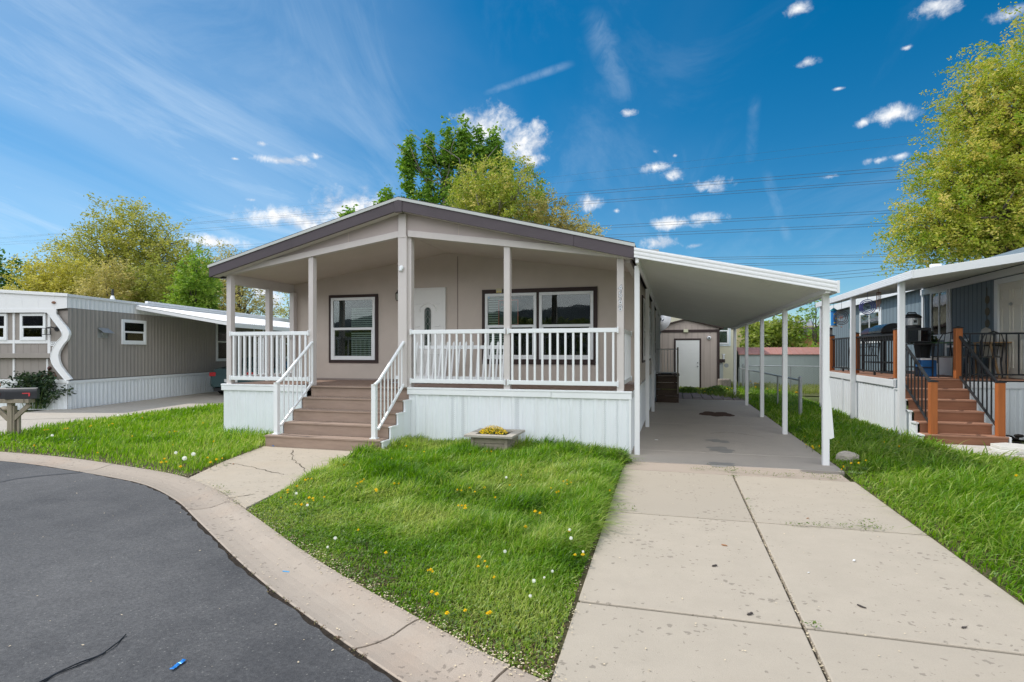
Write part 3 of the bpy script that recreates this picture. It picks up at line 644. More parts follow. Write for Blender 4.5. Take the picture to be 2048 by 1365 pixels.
window(rs(SX, 25.1, 2.10), 2.2, 1.05, rh, WHITE, .10, 'v', blinds=((.1,1.0,.1,.9),))
window(rs(NX, 17.75, 2.07), 1.0, 1.2, rh, WHITE, .085, 'v', blinds=((.06,.46,.06,1.12),))
m = M(rs(NX, 14.55, 1.16)); m.box(-.02, .12, .001, .055, 0, 2.06); m.box(1.06, 1.2, .001, .055, 0, 2.06); m.box(.121, 1.059, .001, .055, 1.95, 2.06); m.obj('door_frame', WHITE, rh, bevel=.003)
m = M(rs(NX, 14.55, 1.16)); m.box(.121, 1.059, .001, .018, 0, 1.949)
for r0, r1 in ((.18,.75),(.92,1.45),(1.58,1.80)):
    for a in (.21, .62): m.box(a, a+.31, .018, .032, r0, r0+.02); m.box(a, a+.31, .018, .032, r1, r1+.02); m.box(a, a+.02, .018, .032, r0+.02, r1); m.box(a+.29, a+.31, .018, .032, r0+.02, r1)
rd = m.obj('door', mat('cream_door_paint', (.74,.71,.63), .5, .4, .03), rh); m = M(rs(NX, 14.55, 1.16)); m.lathe([(.02,0),(.035,.02),(.02,.05)], (.59, .02, 1.5), 10, 'y'); m.obj('knocker', STEEL, rd)
m = M()
for k in range(4): m.lathe([(.09,0),(.09,.01)], (NX-.012, 14.95, 2.05+k*.26), 12, 'x')
m.tube([(NX-.012, 14.95, 1.95), (NX-.012, 14.95, 3.1)], .006, 5); tag(m.obj('wall_chime', mat('dull_bronze_disc', (.14,.12,.08), .6, metal=.4)), 'string of dull bronze discs hanging on the dark blue wall', 'wall ornament')
# awning over its deck
ra = thing('deck_awning', 'white flat awning over the right deck on three white posts', 'awning', (5.3, 16, 0))
AX0, AX1, AY0, AY1 = 4.15, 6.59, 11.95, 19.3
def az(x): return 3.17+(x-AX0)*.145
m = M(); A = []; B = []; y = AY0+.02
while y < AY1:
    for f, d in ((0,0),(.3,0),(.36,.03),(.64,.03),(.7,0)): A.append((AX0+.04, y+f*.3, az(AX0)-.10+d)); xe = AX1-.01 if y < 18.2 else AX0+.62; B.append((xe, y+f*.3, az(xe)-.10+d))
    y += .3
m.strip(A, B); m.obj('roof_pan', WHITEU, ra, recalc=False)
m = M(); m.prism([(AX0, az(AX0)-.15), (9.0, az(9.0)-.15), (9.0, az(9.0)+.0), (AX0, az(AX0))], AY0, AY0+.03); m.box(AX0-.03, AX0-.001, AY0, AY1, az(AX0)-.15, az(AX0)+.0)
m.prism([(AX0, az(AX0)-.012), (AX1+2.3, az(AX1+2.3)-.012), (AX1+2.3, az(AX1+2.3)-.004), (AX0, az(AX0)-.004)], AY0+.03, 18.3); m.prism([(AX0, az(AX0)-.012), (AX0+.62, az(AX0+.62)-.012), (AX0+.62, az(AX0+.62)-.004), (AX0, az(AX0)-.004)], 18.301, AY1)

m.obj('fascia', WHITEM, ra, bevel=.004)
m = M()
for k in range(4): m.box(AX0-.036, AX0-.03, AY0, AY1, az(AX0)-.135+k*.036, az(AX0)-.115+k*.036)
m.box(NX-.06, NX-.005, AY0+.4, CY-.02, az(NX)-.28, az(NX)-.13); m.obj('trim_bead', WHITEM, ra)
for y in (12.75, 15.9, 19.0): fpost(4.22, y, az(4.22)-.14, .10, ra)
# its deck, skirting, stairs and railings
rk = thing('raised_deck', 'raised deck with white ribbed skirting, redwood stairs and black railings', 'deck', (5.5, 14, 0))
RDZ, DX0, DY0 = 1.15, 4.32, 13.4
RWOOD = mat('red_brown_deck_board', (.36,.19,.125), .6, .3, .16, 6, .1, 80, stretch=(.5,4,4), dirt=.2, dirtcol=(.35,.19,.12), dscale=3)
REDP = mat('orange_cedar_post', (.40,.125,.035), .55, .35, .14, 5, .08, 80, stretch=(4,4,.5))
m = M(); ribbed(m, (DX0, 18.7), (DX0, DY0), -.02, 1.0, .19, .014, (-1, 0)); ribbed(m, (5.57, DY0), (9.0, DY0), -.02, 1.0, .24, .012, (0, -1)); m.obj('skirting', SKIRT, rk, recalc=False)
m = M(); m.box(DX0-.04, DX0+.02, DY0-.02, 17.1, .97, 1.12); m.box(DX0-.037, DX0+.02, 17.106, 18.72, .97, 1.12); m.box(5.56, 9.0, DY0-.04, DY0+.0, .97, 1.10); m.box(DX0-.035, DX0+.01, 17.07, 17.14, .0, .97); m.obj('skirting_cap', WHITE, rk, bevel=.006)
m = M(); y = DY0
while y < 18.6: m.box(DX0-.02, NX-.005, y+.003, y+.137, RDZ-.028, RDZ); y += .14
m.box(NX-.005, 9, DY0, DY0+.13, RDZ-.028, RDZ); m.obj('deck_floor', RWOOD, rk)
sx0, sx1 = 4.36, 5.52
for i in range(6):
    y = 12.05+.272*i; z = RDZ/6*(i+1); a, b = (sx0-.0, sx1+.12) if i == 0 else (sx0+.02, sx1)
    M().box(a, b, y, y+.285, z-.03, z).obj('tread', RWOOD, rk, bevel=.004); M().box(a+.01, b-.01, y+.015, y+.04, z-RDZ/6, z-.0305).obj('riser', mat('red_brown_riser', (.27,.125,.072), .6, .3, .16, 6, .1, 80, stretch=(.5,4,4)), rk)
m = M()
for xx in (sx0-.01, sx1+.02):
    P = [(12.07, -.02)]
    for i in range(6): P += [(12.07+.272*i, RDZ/6*(i+1)-.035), (12.07+.272*(i+1), RDZ/6*(i+1)-.035)]
    P += [(12.07+.272*6, -.02)]; M().prism(P, xx-.025, xx, 'x').obj('stair_side', SKIRT, rk)
for i in range(6): M().box(sx0-.06, sx0-.0, 12.04+.272*i, 12.3+.272*i, RDZ/6*(i+1)-.033, RDZ/6*(i+1)-.008).obj('stair_side_cap', WHITE, rk)
M().box(sx1+.122, sx1+.15, 12.04, 12.33, -.02, .19).obj('stair_side_cap', WHITE, rk)
def cpost(x, y, z0, z1, w=.12):
    M().box(x-w/2, x+w/2, y-w/2, y+w/2, z0, z1).obj('railing_post', REDP, rk, bevel=.006)
    m = M(); m._a([(x-w*.58,y-w*.58,z1+.001),(x+w*.58,y-w*.58,z1+.001),(x+w*.58,y+w*.58,z1+.001),(x-w*.58,y+w*.58,z1+.001),(x-w*.58,y-w*.58,z1+.018),(x+w*.58,y-w*.58,z1+.018),(x+w*.58,y+w*.58,z1+.018),(x-w*.58,y+w*.58,z1+.018),(x,y,z1+.045)], [(0,1,5,4),(1,2,6,5),(2,3,7,6),(3,0,4,7),(4,5,8),(5,6,8),(6,7,8),(7,4,8)]); m.obj('post_cap', BLACK, rk)
cpost(4.53, 12.17, .19, 1.14, .115); cpost(5.56, 12.17, .19, 1.14, .115)
cpost(4.40, 13.5, RDZ, 2.14); cpost(5.46, 13.5, RDZ, 2.16)
for y in (16.3, 18.62): cpost(4.40, y, RDZ, 2.14)
def brail(p, q, n, z0=RDZ+.09, z1=2.05):
    p = Vector((*p, 0)); q = Vector((*q, 0)); up = Vector((0,0,1)); c = (p+q)/2
    ro = bpy.data.objects.new('railing', None); COL.objects.link(ro); ro.parent = rk
    M().bar(p+up*z1, q+up*z1, .04, .035).obj('top_rail', BLACK, ro); M().bar(p+up*z0, q+up*z0, .03, .03).box(c.x-.02, c.x+.02, c.y-.02, c.y+.02, RDZ, z0).obj('bottom_rail', BLACK, ro); L = q-p
    bm = M().box(-.01, .01, -.01, .01, z0+.01, z1-.01).mesh('baluster', BLACK)
    for k in range(n):
        c = p+L*((k+.6)/(n+.2)); b = link('baluster', bm, ro); b.location = c-ORG[rk.name]
brail((4.40, 13.57), (4.40, 16.24), 16); brail((4.40, 16.36), (4.40, 18.56), 13); brail((5.53, 13.47), (9.0, 13.47), 17)
for xb, xt in ((4.53, 4.42), (5.56, 5.47)):
    m = M(); m.bar((xb, 12.2, 1.09), (xt, 13.46, 2.0), .045, .035); m.bar((xb, 12.2, .30), (xt, 13.46, 1.20), .035, .03); ro = m.obj('stair_railing', DGREY, rk)
    for k in range(9):
        t = (k+.7)/9.4; x = xb+(xt-xb)*t; y = 12.2+1.26*t; M().box(x-.01, x+.01, y-.01, y+.01, .31+.9*t, 1.08+.91*t).obj('baluster', BLACK, ro)
# things on that deck
g = thing('barbecue_grill', 'black barbecue grill with a domed lid and red end on the right deck', 'grill', (5.1, 17.0, RDZ))
m = M(); P = [(-.0,.0)]
lid = [(.30*math.cos(a), .24*math.sin(a)) for a in np.linspace(0, math.pi, 13)]
m.prism([(5.15+a, 1.0+RDZ+b) for a, b in lid], 16.0, 16.95); m.obj('lid', mat('black_enamel', (.02,.017,.017), .25, .6, .1), g, bevel=.01)
m = M(); m.prism([(5.15+a, 1.0+RDZ+b*.8) for a, b in lid], 16.96, 17.6); m.obj('side_lid', mat('dark_red_enamel', (.16,.035,.035), .35), g, bevel=.01)
m = M(); m.box(4.86, 5.44, 16.0, 17.6, .82+RDZ, .995+RDZ); m.box(4.78, 4.85, 16.0, 17.6, .90+RDZ, .96+RDZ); m.obj('body', DGREY, g, bevel=.01)
m = M()
for y in (16.1, 17.5):
    for x in (4.9, 5.4): m.box(x-.02, x+.02, y-.02, y+.02, RDZ, .82+RDZ)
m.box(4.88, 5.42, 16.1, 17.5, .25+RDZ, .28+RDZ); m.obj('stand', BLACK, g)
ck_stand = thing('cart', 'black wire cart holding an oven by the top of the right stairs', 'cart', (5.05, 14.6, RDZ))
m = M(); 
for x in (4.82, 5.32):
    for y in (14.3, 14.9): m.box(x-.012, x+.012, y-.012, y+.012, RDZ, RDZ+.72)
m.box(4.8, 5.34, 14.28, 14.92, RDZ+.70, RDZ+.72); m.box(4.8, 5.34, 14.28, 14.92, RDZ+.2, RDZ+.215); m.obj('frame', BLACK, ck_stand)
ov_ = thing('toaster_oven', 'black double-door toaster oven standing on the wire cart', 'oven', (5.05, 14.6, RDZ+.72))
m = M(); m.box(4.84, 5.31, 14.32, 14.85, RDZ+.735, RDZ+1.06); m.obj('body', BLACK, ov_, bevel=.012)
m = M(); m.box(4.87, 5.05, 14.312, 14.319, RDZ+.77, RDZ+1.0); m.box(5.10, 5.28, 14.312, 14.319, RDZ+.77, RDZ+1.0); m.obj('door', mat('black_oven_glass', (.008,.008,.009), .06, .6), ov_)
m = M(); m.box(5.055, 5.07, 14.29, 14.31, RDZ+.77, RDZ+1.0); m.box(5.08, 5.095, 14.29, 14.31, RDZ+.77, RDZ+1.0); m.obj('handle', CHROME, ov_)
pc = thing('pressure_cooker', 'round steel pressure cooker with a black lid on top of the oven', 'cooker', (5.02, 14.55, RDZ+1.06))
m = M(); m.lathe([(.165,.05),(.172,.06),(.172,.21),(.165,.22)], (5.02, 14.55, RDZ+1.06), 24); m.obj('pot', CHROME, pc, smooth=False)
m = M(); m.lathe([(.15,0),(.172,.005),(.172,.048)], (5.02,14.55,RDZ+1.06), 24); m.lathe([(.185,.222),(.18,.25),(.14,.29),(.07,.315),(.01,.32)], (5.02, 14.55, RDZ+1.06), 24); m.tube([(4.93,14.55,RDZ+1.36),(4.95,14.55,RDZ+1.40),(5.09,14.55,RDZ+1.40),(5.11,14.55,RDZ+1.36)], .013, 8); m.obj('lid', BLACK, pc)
m = M(); m.box(4.965, 5.075, 14.365, 14.39, RDZ+1.12, RDZ+1.24); m.obj('control_panel', CHROME, pc, bevel=.01); M().box(4.99, 5.05, 14.36, 14.366, RDZ+1.17, RDZ+1.225).obj('display', BLACK, pc)
tb = thing('patio_table', 'round green patio table on dark legs on the right deck', 'table', (5.75, 14.95, RDZ))
m = M(); m.lathe([(.5,.72),(.52,.725),(.52,.745),(.5,.75)], (5.75, 14.95, RDZ), 28); m.obj('tabletop', mat('green_table_glass', (.07,.15,.07), .2, .6), tb)
m = M()
for a in range(4): m.tube([(5.75+.42*math.cos(a*1.57+.7), 14.95+.42*math.sin(a*1.57+.7), RDZ), (5.75+.3*math.cos(a*1.57+.7), 14.95+.3*math.sin(a*1.57+.7), RDZ+.72)], .014, 6)
m.obj('leg', BLACK, tb)
def patio_chair(x, y, rz, label):
    t = thing('patio_chair', label, 'chair', (x, y, RDZ), rz, 'dark metal patio chairs', world=False)
    m = M(); m.box(-.24, .24, -.22, .24, .42, .45); m.obj('seat', mat('dark_mesh_fabric', (.10,.10,.095), .8, .2, .2, 40), t, bevel=.01)
    m = M(); m.tube([(-.25,.24,.3),(-.25,.30,.75),(-.18,.32,.9),(0,.33,.95),(.18,.32,.9),(.25,.30,.75),(.25,.24,.3)], .014, 6); 
    for q in (-.15,-.05,.05,.15): m.tube([(q,.25,.45),(q,.30,.75),(q*.9,.325,.93)], .008, 5)
    m.obj('backrest', BLACK, t)
    for sx in (-.24, .24):
        M().tube([(sx,-.25,0),(sx,-.24,.42),(sx,-.2,.66),(sx,.05,.68),(sx,.27,.66)], .013, 6).obj('armrest', BLACK, t); M().tube([(sx,.28,0),(sx,.24,.42)], .013, 6).obj('leg', BLACK, t)
patio_chair(5.55, 14.1, 170, 'dark metal patio chair facing the green table, nearest the stairs'); patio_chair(6.1, 14.15, 200, 'dark metal patio chair half behind the tall stair post')
patio_chair(5.0, 17.9, -60, 'dark metal patio chair behind the far left deck railing')
cl = thing('cooler', 'blue picnic cooler with a white lid beside the green table', 'cooler', (5.3, 14.5, RDZ)); M().box(5.13, 5.42, 14.35, 14.75, RDZ, RDZ+.36).obj('body', mat('blue_plastic', (.02,.13,.36), .4), cl, bevel=.02); M().box(5.12, 5.43, 14.34, 14.76, RDZ+.361, RDZ+.40).obj('lid', WHITE, cl, bevel=.01)
bt = thing('folding_table', 'low tan-legged folding table with black top beside the white door', 'table', (6.35, 14.3, RDZ)); M().box(6.2, 6.58, 13.95, 14.65, RDZ+.72, RDZ+.745).obj('tabletop', mat('tan_wood', (.36,.23,.12), .6), bt)
for a, b, c, d in ((6.22,14.0,6.3,13.8),(6.22,14.6,6.3,14.75),(6.5,14.0,6.45,13.85)): M().bar((c, d, RDZ), (a, b, RDZ+.72), .03, .03).obj('leg', MATS['tan_wood'], bt)
wc = thing('garden_chair', 'pale round-backed chair behind the right stair railing', 'chair', (6.25, 14.55, RDZ)); m = M(); m.prism([(14.35,.45),(14.85,.45),(14.85,.85),(14.75,1.02),(14.6,1.06),(14.45,1.02),(14.35,.85)], 6.40, 6.43, 'x'); 
for i, v in enumerate(m.v): m.v[i] = (v[0], v[1], v[2]+RDZ)
m.obj('backrest', mat('beige_plastic', (.5,.47,.4), .5), wc); M().box(6.0, 6.42, 14.35, 14.85, RDZ+.42, RDZ+.45).obj('seat', MATS['beige_plastic'], wc)
for a in (6.03, 6.39):
    for b in (14.38, 14.82): M().box(a-.015, a+.015, b-.015, b+.015, RDZ, RDZ+.42).obj('leg', MATS['beige_plastic'], wc)
wb = thing('white_bench', 'white slatted bench back below the small blue-wall window', 'bench', (6.3, 15.6, RDZ)); m = M(); m.box(6.28, 6.31, 15.1, 16.2, RDZ+.78, RDZ+.83); m.box(6.28, 6.31, 15.1, 16.2, RDZ+.64, RDZ+.69)
for y in (15.1, 15.62, 16.17): m.box(6.282, 6.308, y, y+.035, RDZ, RDZ+.78)
m.obj('backrest', WHITE, wb); M().box(5.98, 6.279, 15.1, 16.2, RDZ+.4, RDZ+.43).obj('seat', WHITE, wb); M().box(5.98, 6.01, 15.12, 16.18, RDZ, RDZ+.4).obj('leg', WHITE, wb)
pot = thing('flower_pot', 'pot of yellow flowers with dark leaves beside the green patio table', 'plant', (5.42, 15.1, RDZ)); M().lathe([(.13,.0),(.17,.3),(.18,.3),(.18,.33)], (5.42, 15.1, RDZ+.4), 14).obj('pot', DGREY, pot); M().lathe([(.16,0),(.02,.02),(.02,.39),(.12,.4)], (5.42, 15.1, RDZ), 12).obj('pedestal', BLACK, pot)
# hanging things under the awning edge
def spinner(x, y, z, r, cols, label):
    t = thing('wind_spinner', label, 'wind spinner', (x, y, z+r), 0, 'wind spinners hanging under the right awning', world=True)
    m = M()
    for k in range(3):
        rr = r*(1-.2*k); m.tube([(x+rr*math.cos(a), y+.02*k, z+rr*math.sin(a)) for a in np.linspace(0, 2*math.pi, 25)], .010, 5)
    m.tube([(x, y, z+r), (x, y, az(x)-.1)], .004, 4); m.obj('rings', mat('spinner_'+cols[0], cols[1], .4, metal=.3), t)
    m = M()
    for k in range(7): m.tube([(x, y+.01, z), (x+r*.45*math.cos(k*.9), y+.03, z+r*.45*math.sin(k*.9))], [.012, .002], 4)
    m.sphere((x, y, z-r-.06), .02); m.obj('centre', mat('spinner_'+cols[2], cols[3], .5), t)
spinner(4.32, 17.3, 2.61, .19, ('copper', (.12,.10,.11), 'rose', (.5,.25,.22)), 'copper wind spinner with a rosy centre hanging near the blue bird feeder')
spinner(4.30, 15.05, 2.73, .17, ('violet', (.10,.10,.35), 'dark', (.05,.07,.1)), 'violet-rimmed wind spinner with a dark leaf centre, right of the middle awning post')
bf = thing('bird_feeder', 'bright blue tube bird feeder with yellow ports hanging from the right awning', 'bird feeder', (4.3, 18.2, 2.5))
m = M(); m.lathe([(.075,0),(.075,.42)], (4.3, 18.0, 2.42), 14); m.obj('tube', mat('bright_blue_plastic', (.01,.20,.55), .35), bf)
m = M(); m.lathe([(.11,.421),(.015,.50)], (4.3, 18.0, 2.42), 14); m.tube([(4.3,18.0,2.9),(4.3,18.0,3.05)], .005, 4); m.obj('roof', mat('teal_plastic', (.03,.30,.38), .4), bf); M().lathe([(.10,-.02),(.10,.0)], (4.3,18.0,2.42), 14).obj('tray', mat('tan_wood2', (.4,.3,.15), .6), bf)
m = M()
for z in (2.5, 2.62, 2.74): m.lathe([(.022,-.08),(.022,-.07)], (4.3+(.0 if z != 2.62 else .045), 18.0, z), 8, 'y')
m.obj('port', mat('yellow_port', (.7,.5,.02), .5), bf)
def chime(x, y, z, label, colr):
    t = thing('wind_chime', label, 'wind chime', (x, y, z), 0, 'wind chimes under the right awning'); m = M(); m.lathe([(.05,0),(.05,.015)], (x, y, z), 10); m.tube([(x, y, z), (x, y, 3.08)], .004, 4)
    m.obj('top', colr, t); m = M()
    for k in range(4): m.tube([(x+.04*math.cos(k*1.57), y+.04*math.sin(k*1.57), z), (x+.04*math.cos(k*1.57), y+.04*math.sin(k*1.57), z-.25-.05*k)], .008, 5)
    m.obj('tubes', colr, t)
chime(4.3, 16.35, 2.62, 'teal wind chime hanging just left of the middle awning post', mat('teal_metal', (.04,.25,.28), .4)); chime(4.3, 14.3, 2.98, 'brown wind chime hanging right of the violet wind spinner', mat('brown_clay', (.18,.09,.06), .7))
# concrete pad, pavers
CONC_P = mat('pale_concrete', (.55,.52,.48), .9, .2, .1, 4, .3, 80)
tag(M().box(4.55, 9.0, 10.95, 12.03, -.05, .03).obj('concrete_pad', CONC_P), kind='structure')
tag(M().box(5.2, 9.0, 10.2, 10.92, -.05, .012).obj('sandy_bed', mat('ochre_sand', (.45,.28,.11), .95, .1, .15, 10, .3)), kind='structure')
for k, (x, y, z, rz) in enumerate(((5.38, 11.4, .031, .2), (5.45, 11.45, .083, .5))):
    m = M(); m.prism([(x+.33*math.cos(a*math.pi/3+rz), y+.33*math.sin(a*math.pi/3+rz)) for a in range(6)], z, z+.05, 'z')
    tag(m.obj('paving_stone', mat('pale_paver', (.62,.61,.57), .85, .2, .06, 8, .2), bevel=.006), ('pale hexagonal paving stone lying flat on the pad by the right stairs', 'pale hexagonal paving stone stacked on top of the other')[k], 'paving stone', 'loose pavers by the right stairs')
m = M(); rr = random.Random(3)
for k in range(120): m.sphere((rr.uniform(5.72, 9), rr.uniform(12.35, 13.3), rr.uniform(-.02, .10)), rr.uniform(.03, .07), 5, 4, (1.4,1,.6))
tag(m.obj('dark_mulch', mat('dark_bark_mulch', (.02,.017,.016), .9, .2, .4, 10)), 'dark bark mulch along the right skirting', 'mulch', kind='stuff')

# ================================================================== back of the lot
sh = thing('garden_shed', 'taupe gabled shed with dark brown trim and a white door behind the carport', 'shed', (.5, 27.2, 0))
sx, sw_ = -.95, 2.85; sy = 27.2
SHED = mat('taupe_shed_siding', (.46,.39,.345), .75, .25, .07, 2, .12, 60, stretch=(4,4,.4))
m = M(); m.prism([(sx, .05), (sx+sw_, .05), (sx+sw_, 2.74), (sx+sw_/2, 3.12), (sx, 2.74)], sy, sy+3.4); m.obj('wall', SHED, sh)
m = M(); 
for k in range(11): m.box(sx+.12+k*.26, sx+.13+k*.26, sy-.004, sy, .06, 2.9)
m.obj('siding_groove', mat('taupe_groove', (.2,.165,.15), .8), sh)
m = M(); m.box(sx-.02, sx+sw_+.02, sy-.03, sy-.005, 2.56, 2.68); m.box(sx-.02, sx+.09, sy-.028, sy-.005, .05, 2.56); m.box(sx+sw_-.09, sx+sw_+.02, sy-.028, sy-.005, .05, 2.56); m.obj('trim', BROWN, sh)
m = M(); 
for s in (-1, 1): m.prism([(sx+sw_/2, 3.13), (sx+sw_/2+s*(sw_/2+.18), 2.70), (sx+sw_/2+s*(sw_/2+.18), 2.76), (sx+sw_/2, 3.19)], sy-.15, sy+3.5)
m.obj('roof', mat('brown_shingle', (.07,.05,.045), .9, .2, .3, 20), sh)
dx = sx+.98
m = M(); m.box(dx-.07, dx, sy-.04, sy-.005, .05, 2.28); m.box(dx+1.03, dx+1.10, sy-.04, sy-.005, .05, 2.28); m.box(dx, dx+1.03, sy-.04, sy-.005, 2.20, 2.28); m.obj('door_frame', BROWN, sh)
m = M(); m.box(dx+.002, dx+1.028, sy-.03, sy-.006, .08, 2.198)
for a in (.14, .58):
    for r0, r1 in ((.25,.78),(.98,1.62),(1.76,2.0)): 
        m.box(dx+a, dx+a+.3, sy-.036, sy-.03, r0, r0+.02); m.box(dx+a, dx+a+.3, sy-.036, sy-.03, r1, r1+.02); m.box(dx+a, dx+a+.02, sy-.036, sy-.03, r0+.02, r1); m.box(dx+a+.28, dx+a+.3, sy-.036, sy-.03, r0+.02, r1)
sd = m.obj('door', DOORW, sh); m = M(); m.lathe([(.02,-.05),(.035,-.04),(.02,0)], (dx+.95, sy-.03, 1.02), 10, 'y'); m.lathe([(.02,-.03),(.03,-.02),(.02,0)], (dx+.95, sy-.03, 1.18), 10, 'y'); m.obj('handle', STEEL, sd)
m = M(); m.box(sx+1.32, sx+1.52, sy-.14, sy-.031, 2.55, 2.69); m.obj('floodlight', mat('cream_plastic', (.6,.6,.42), .5), sh, bevel=.02)
m = M(); m.sphere((sx+2.42, sy-.06, 2.30), .09, 12, 8); m.cm = 1; m.sphere((sx+2.42, sy-.13, 2.30), .04, 10, 6); m.obj('security_camera', [WHITE, BLACK], sh, smooth=True)
# satellite dish between home and shed
sdh = thing('satellite_dish', 'white oval satellite dish with a dark swirl mark above the shed roof', 'satellite dish', (-.62, 26.3, 2.2))
T = Matrix.Translation((-.62, 25.9, 3.02)) @ Matrix.Rotation(R(-28), 4, 'Z') @ Matrix.Rotation(R(-22), 4, 'X')
m = M(T); n_ = 24; rings = [(0.02,0),(.2,.012),(.38,.045),(.5,.08)]
m.lathe([(r_, -h_+.08) for r_, h_ in rings[::-1]], (0, 0, 0), 24, 'y')
m.obj('dish', mat('white_dish', (.78,.78,.78), .4), sdh, smooth=True)
m = M(T); m.prism([(-.02,.02),(.06,.02),(.05,.10),(.0,.16),(-.03,.09)], -.022, -.012, 'y'); m.prism([(.08,-.02),(.16,.02),(.18,.10),(.14,.06),(.09,.02)], -.022, -.012, 'y'); m.prism([(-.04,-.06),(.15,-.06),(.15,-.045),(-.04,-.045)], -.022, -.012, 'y'); m.obj('emblem', mat('dark_emblem', (.05,.055,.07), .5), sdh)
m = M(T); m.tube([(0,.1,-.1),(0,.2,-.45),(0,.1,-1.0)], .03, 8); m.tube([(0,0,-.45),(-.1,-.45,-.35)], .015, 6); m.box(-.15, -.05, -.52, -.42, -.40, -.30); m.obj('arm', DGREY, sdh)
# cream building behind
cb = thing('cream_building', 'tall cream building with a small white-framed window behind the shed', 'house', (1, 30.5, 0))
CREAM = mat('cream_siding', (.62,.60,.46), .7, .3, .05, 1.5, .05)
m = M(); m.prism([(-5.5, 0), (2.95, 0), (2.95, 3.3), (-1.2, 4.7), (-5.5, 3.3)], 30.5, 40); m.obj('wall', CREAM, cb)
m = M(); m.prism([(-1.2, 4.7), (3.15, 3.25), (3.15, 3.37), (-1.2, 4.84)], 30.2, 40.2); m.prism([(-1.2, 4.7), (-5.7, 3.2), (-5.7, 3.32), (-1.2, 4.84)], 30.2, 40.2); m.obj('roof', WHITEM, cb)
window(frame((1.86, 30.5, 2.05), (1,0,0), (0,-1,0)), .72, 1.35, cb, mat('pale_blue_trim', (.62,.70,.74), .6), .09, fw=.05, blinds=((.06,.66,.06,1.2),))
mb = thing('meter_pedestal', 'grey electric meter pedestal beside the shed corner', 'meter', (2.04, 29.2, 0)); M().box(1.86, 2.22, 29.2, 29.5, .1, 1.15).obj('cabinet', mat('pale_grey_metal', (.45,.49,.48), .5), mb, bevel=.01); M().box(1.80, 2.3, 29.1, 29.5, 1.16, 1.32).obj('cap', BROWN, mb); m = M(); m.lathe([(.10,0),(.10,.12)], (2.36, 29.1, 1.02), 12, 'y'); m.obj('meter', STEEL, mb); M().lathe([(.05,0),(.05,.2),(.08,.2),(.08,.26)], (2.24, 29.3, 1.32), 10).obj('vent', WHITE, mb)
# tree stump
m = M(); m.lathe([(.34,0),(.28,.15),(.27,.45),(.25,.5)], (2.05, 26.4, 0), 12); tag(m.obj('tree_stump', mat('grey_stump', (.25,.22,.19), .95, .1, .3, 8, .6, 30), smooth=False, bevel=.02), 'grey tree stump beside the shed among weeds', 'stump')
# grey shed with a red roof
gs = thing('metal_shed', 'long grey metal shed with a faded red roof beyond the wire fence', 'shed', (5, 31, 0))
gx0, gx1, gy = 3.1, 7.25, 30.6
m = M(); m.prism([(gy, -.1), (gy+2.4, -.1), (gy+2.4, 1.56), (gy+1.2, 1.86), (gy, 1.56)], gx0, gx1, 'x')
m.obj('wall', mat('pale_grey_tin', (.40,.45,.44), .5, .4, .06, 1), gs)
m = M(); x = gx0+.1
while x < gx1: m.box(x, x+.02, gy-.012, gy, 0, 1.52); x += .2
m.obj('rib', MATS['pale_grey_tin'], gs)
m = M(); m.prism([(gy-.08, 1.53), (gy+1.2, 1.87), (gy+2.48, 1.53), (gy+2.48, 1.56), (gy+1.2, 1.90), (gy-.08, 1.56)], gx0-.05, gx1+.05, 'x'); x = gx0
while x < gx1: m.bar((x, gy-.08, 1.565), (x, gy+1.2, 1.905), .03, .02); x += .3
m.obj('roof', mat('faded_red_tin', (.40,.20,.16), .5, .4, .15, 4), gs)
# chain link fences
MESHM = bpy.data.materials.new('chain_link'); t_ = nt(MESHM); 
def _chain():
    N = t_.nodes; L = t_.links; o = N.new('ShaderNodeOutputMaterial'); mix = N.new('ShaderNodeMixShader'); tr = N.new('ShaderNodeBsdfTransparent'); p = N.new('ShaderNodeBsdfPrincipled'); p.inputs['Base Color'].default_value = (.35,.37,.37,1); p.inputs['Metallic'].default_value = .5; p.inputs['Roughness'].default_value = .5
    tc = N.new('ShaderNodeTexCoord'); mp = N.new('ShaderNodeMapping'); mp.inputs['Rotation'].default_value = (0,0,R(45)); sep0 = N.new('ShaderNodeSeparateXYZ'); cmb = N.new('ShaderNodeCombineXYZ'); ad = N.new('ShaderNodeMath')
    L.new(tc.outputs['Object'], sep0.inputs[0]); L.new(sep0.outputs[0], ad.inputs[0]); L.new(sep0.outputs[1], ad.inputs[1]); L.new(ad.outputs[0], cmb.inputs[0]); L.new(sep0.outputs[2], cmb.inputs[1]); L.new(cmb.outputs[0], mp.inputs[0])
    mp.inputs['Scale'].default_value = (14,14,14); sep = N.new('ShaderNodeSeparateXYZ'); L.new(mp.outputs[0], sep.inputs[0]); out = None
    for k in (0, 1):
        f = N.new('ShaderNodeMath'); f.operation = 'FRACT'; L.new(sep.outputs[k], f.inputs[0]); l = N.new('ShaderNodeMath'); l.operation = 'LESS_THAN'; l.inputs[1].default_value = .07; L.new(f.outputs[0], l.inputs[0])
        if out is None: out = l.outputs[0]
        else:
            mx = N.new('ShaderNodeMath'); mx.operation = 'MAXIMUM'; L.new(out, mx.inputs[0]); L.new(l.outputs[0], mx.inputs[1]); out = mx.outputs[0]
    L.new(out, mix.inputs[0]); L.new(tr.outputs[0], mix.inputs[1]); L.new(p.outputs[0], mix.inputs[2]); L.new(mix.outputs[0], o.inputs[0])
_chain()
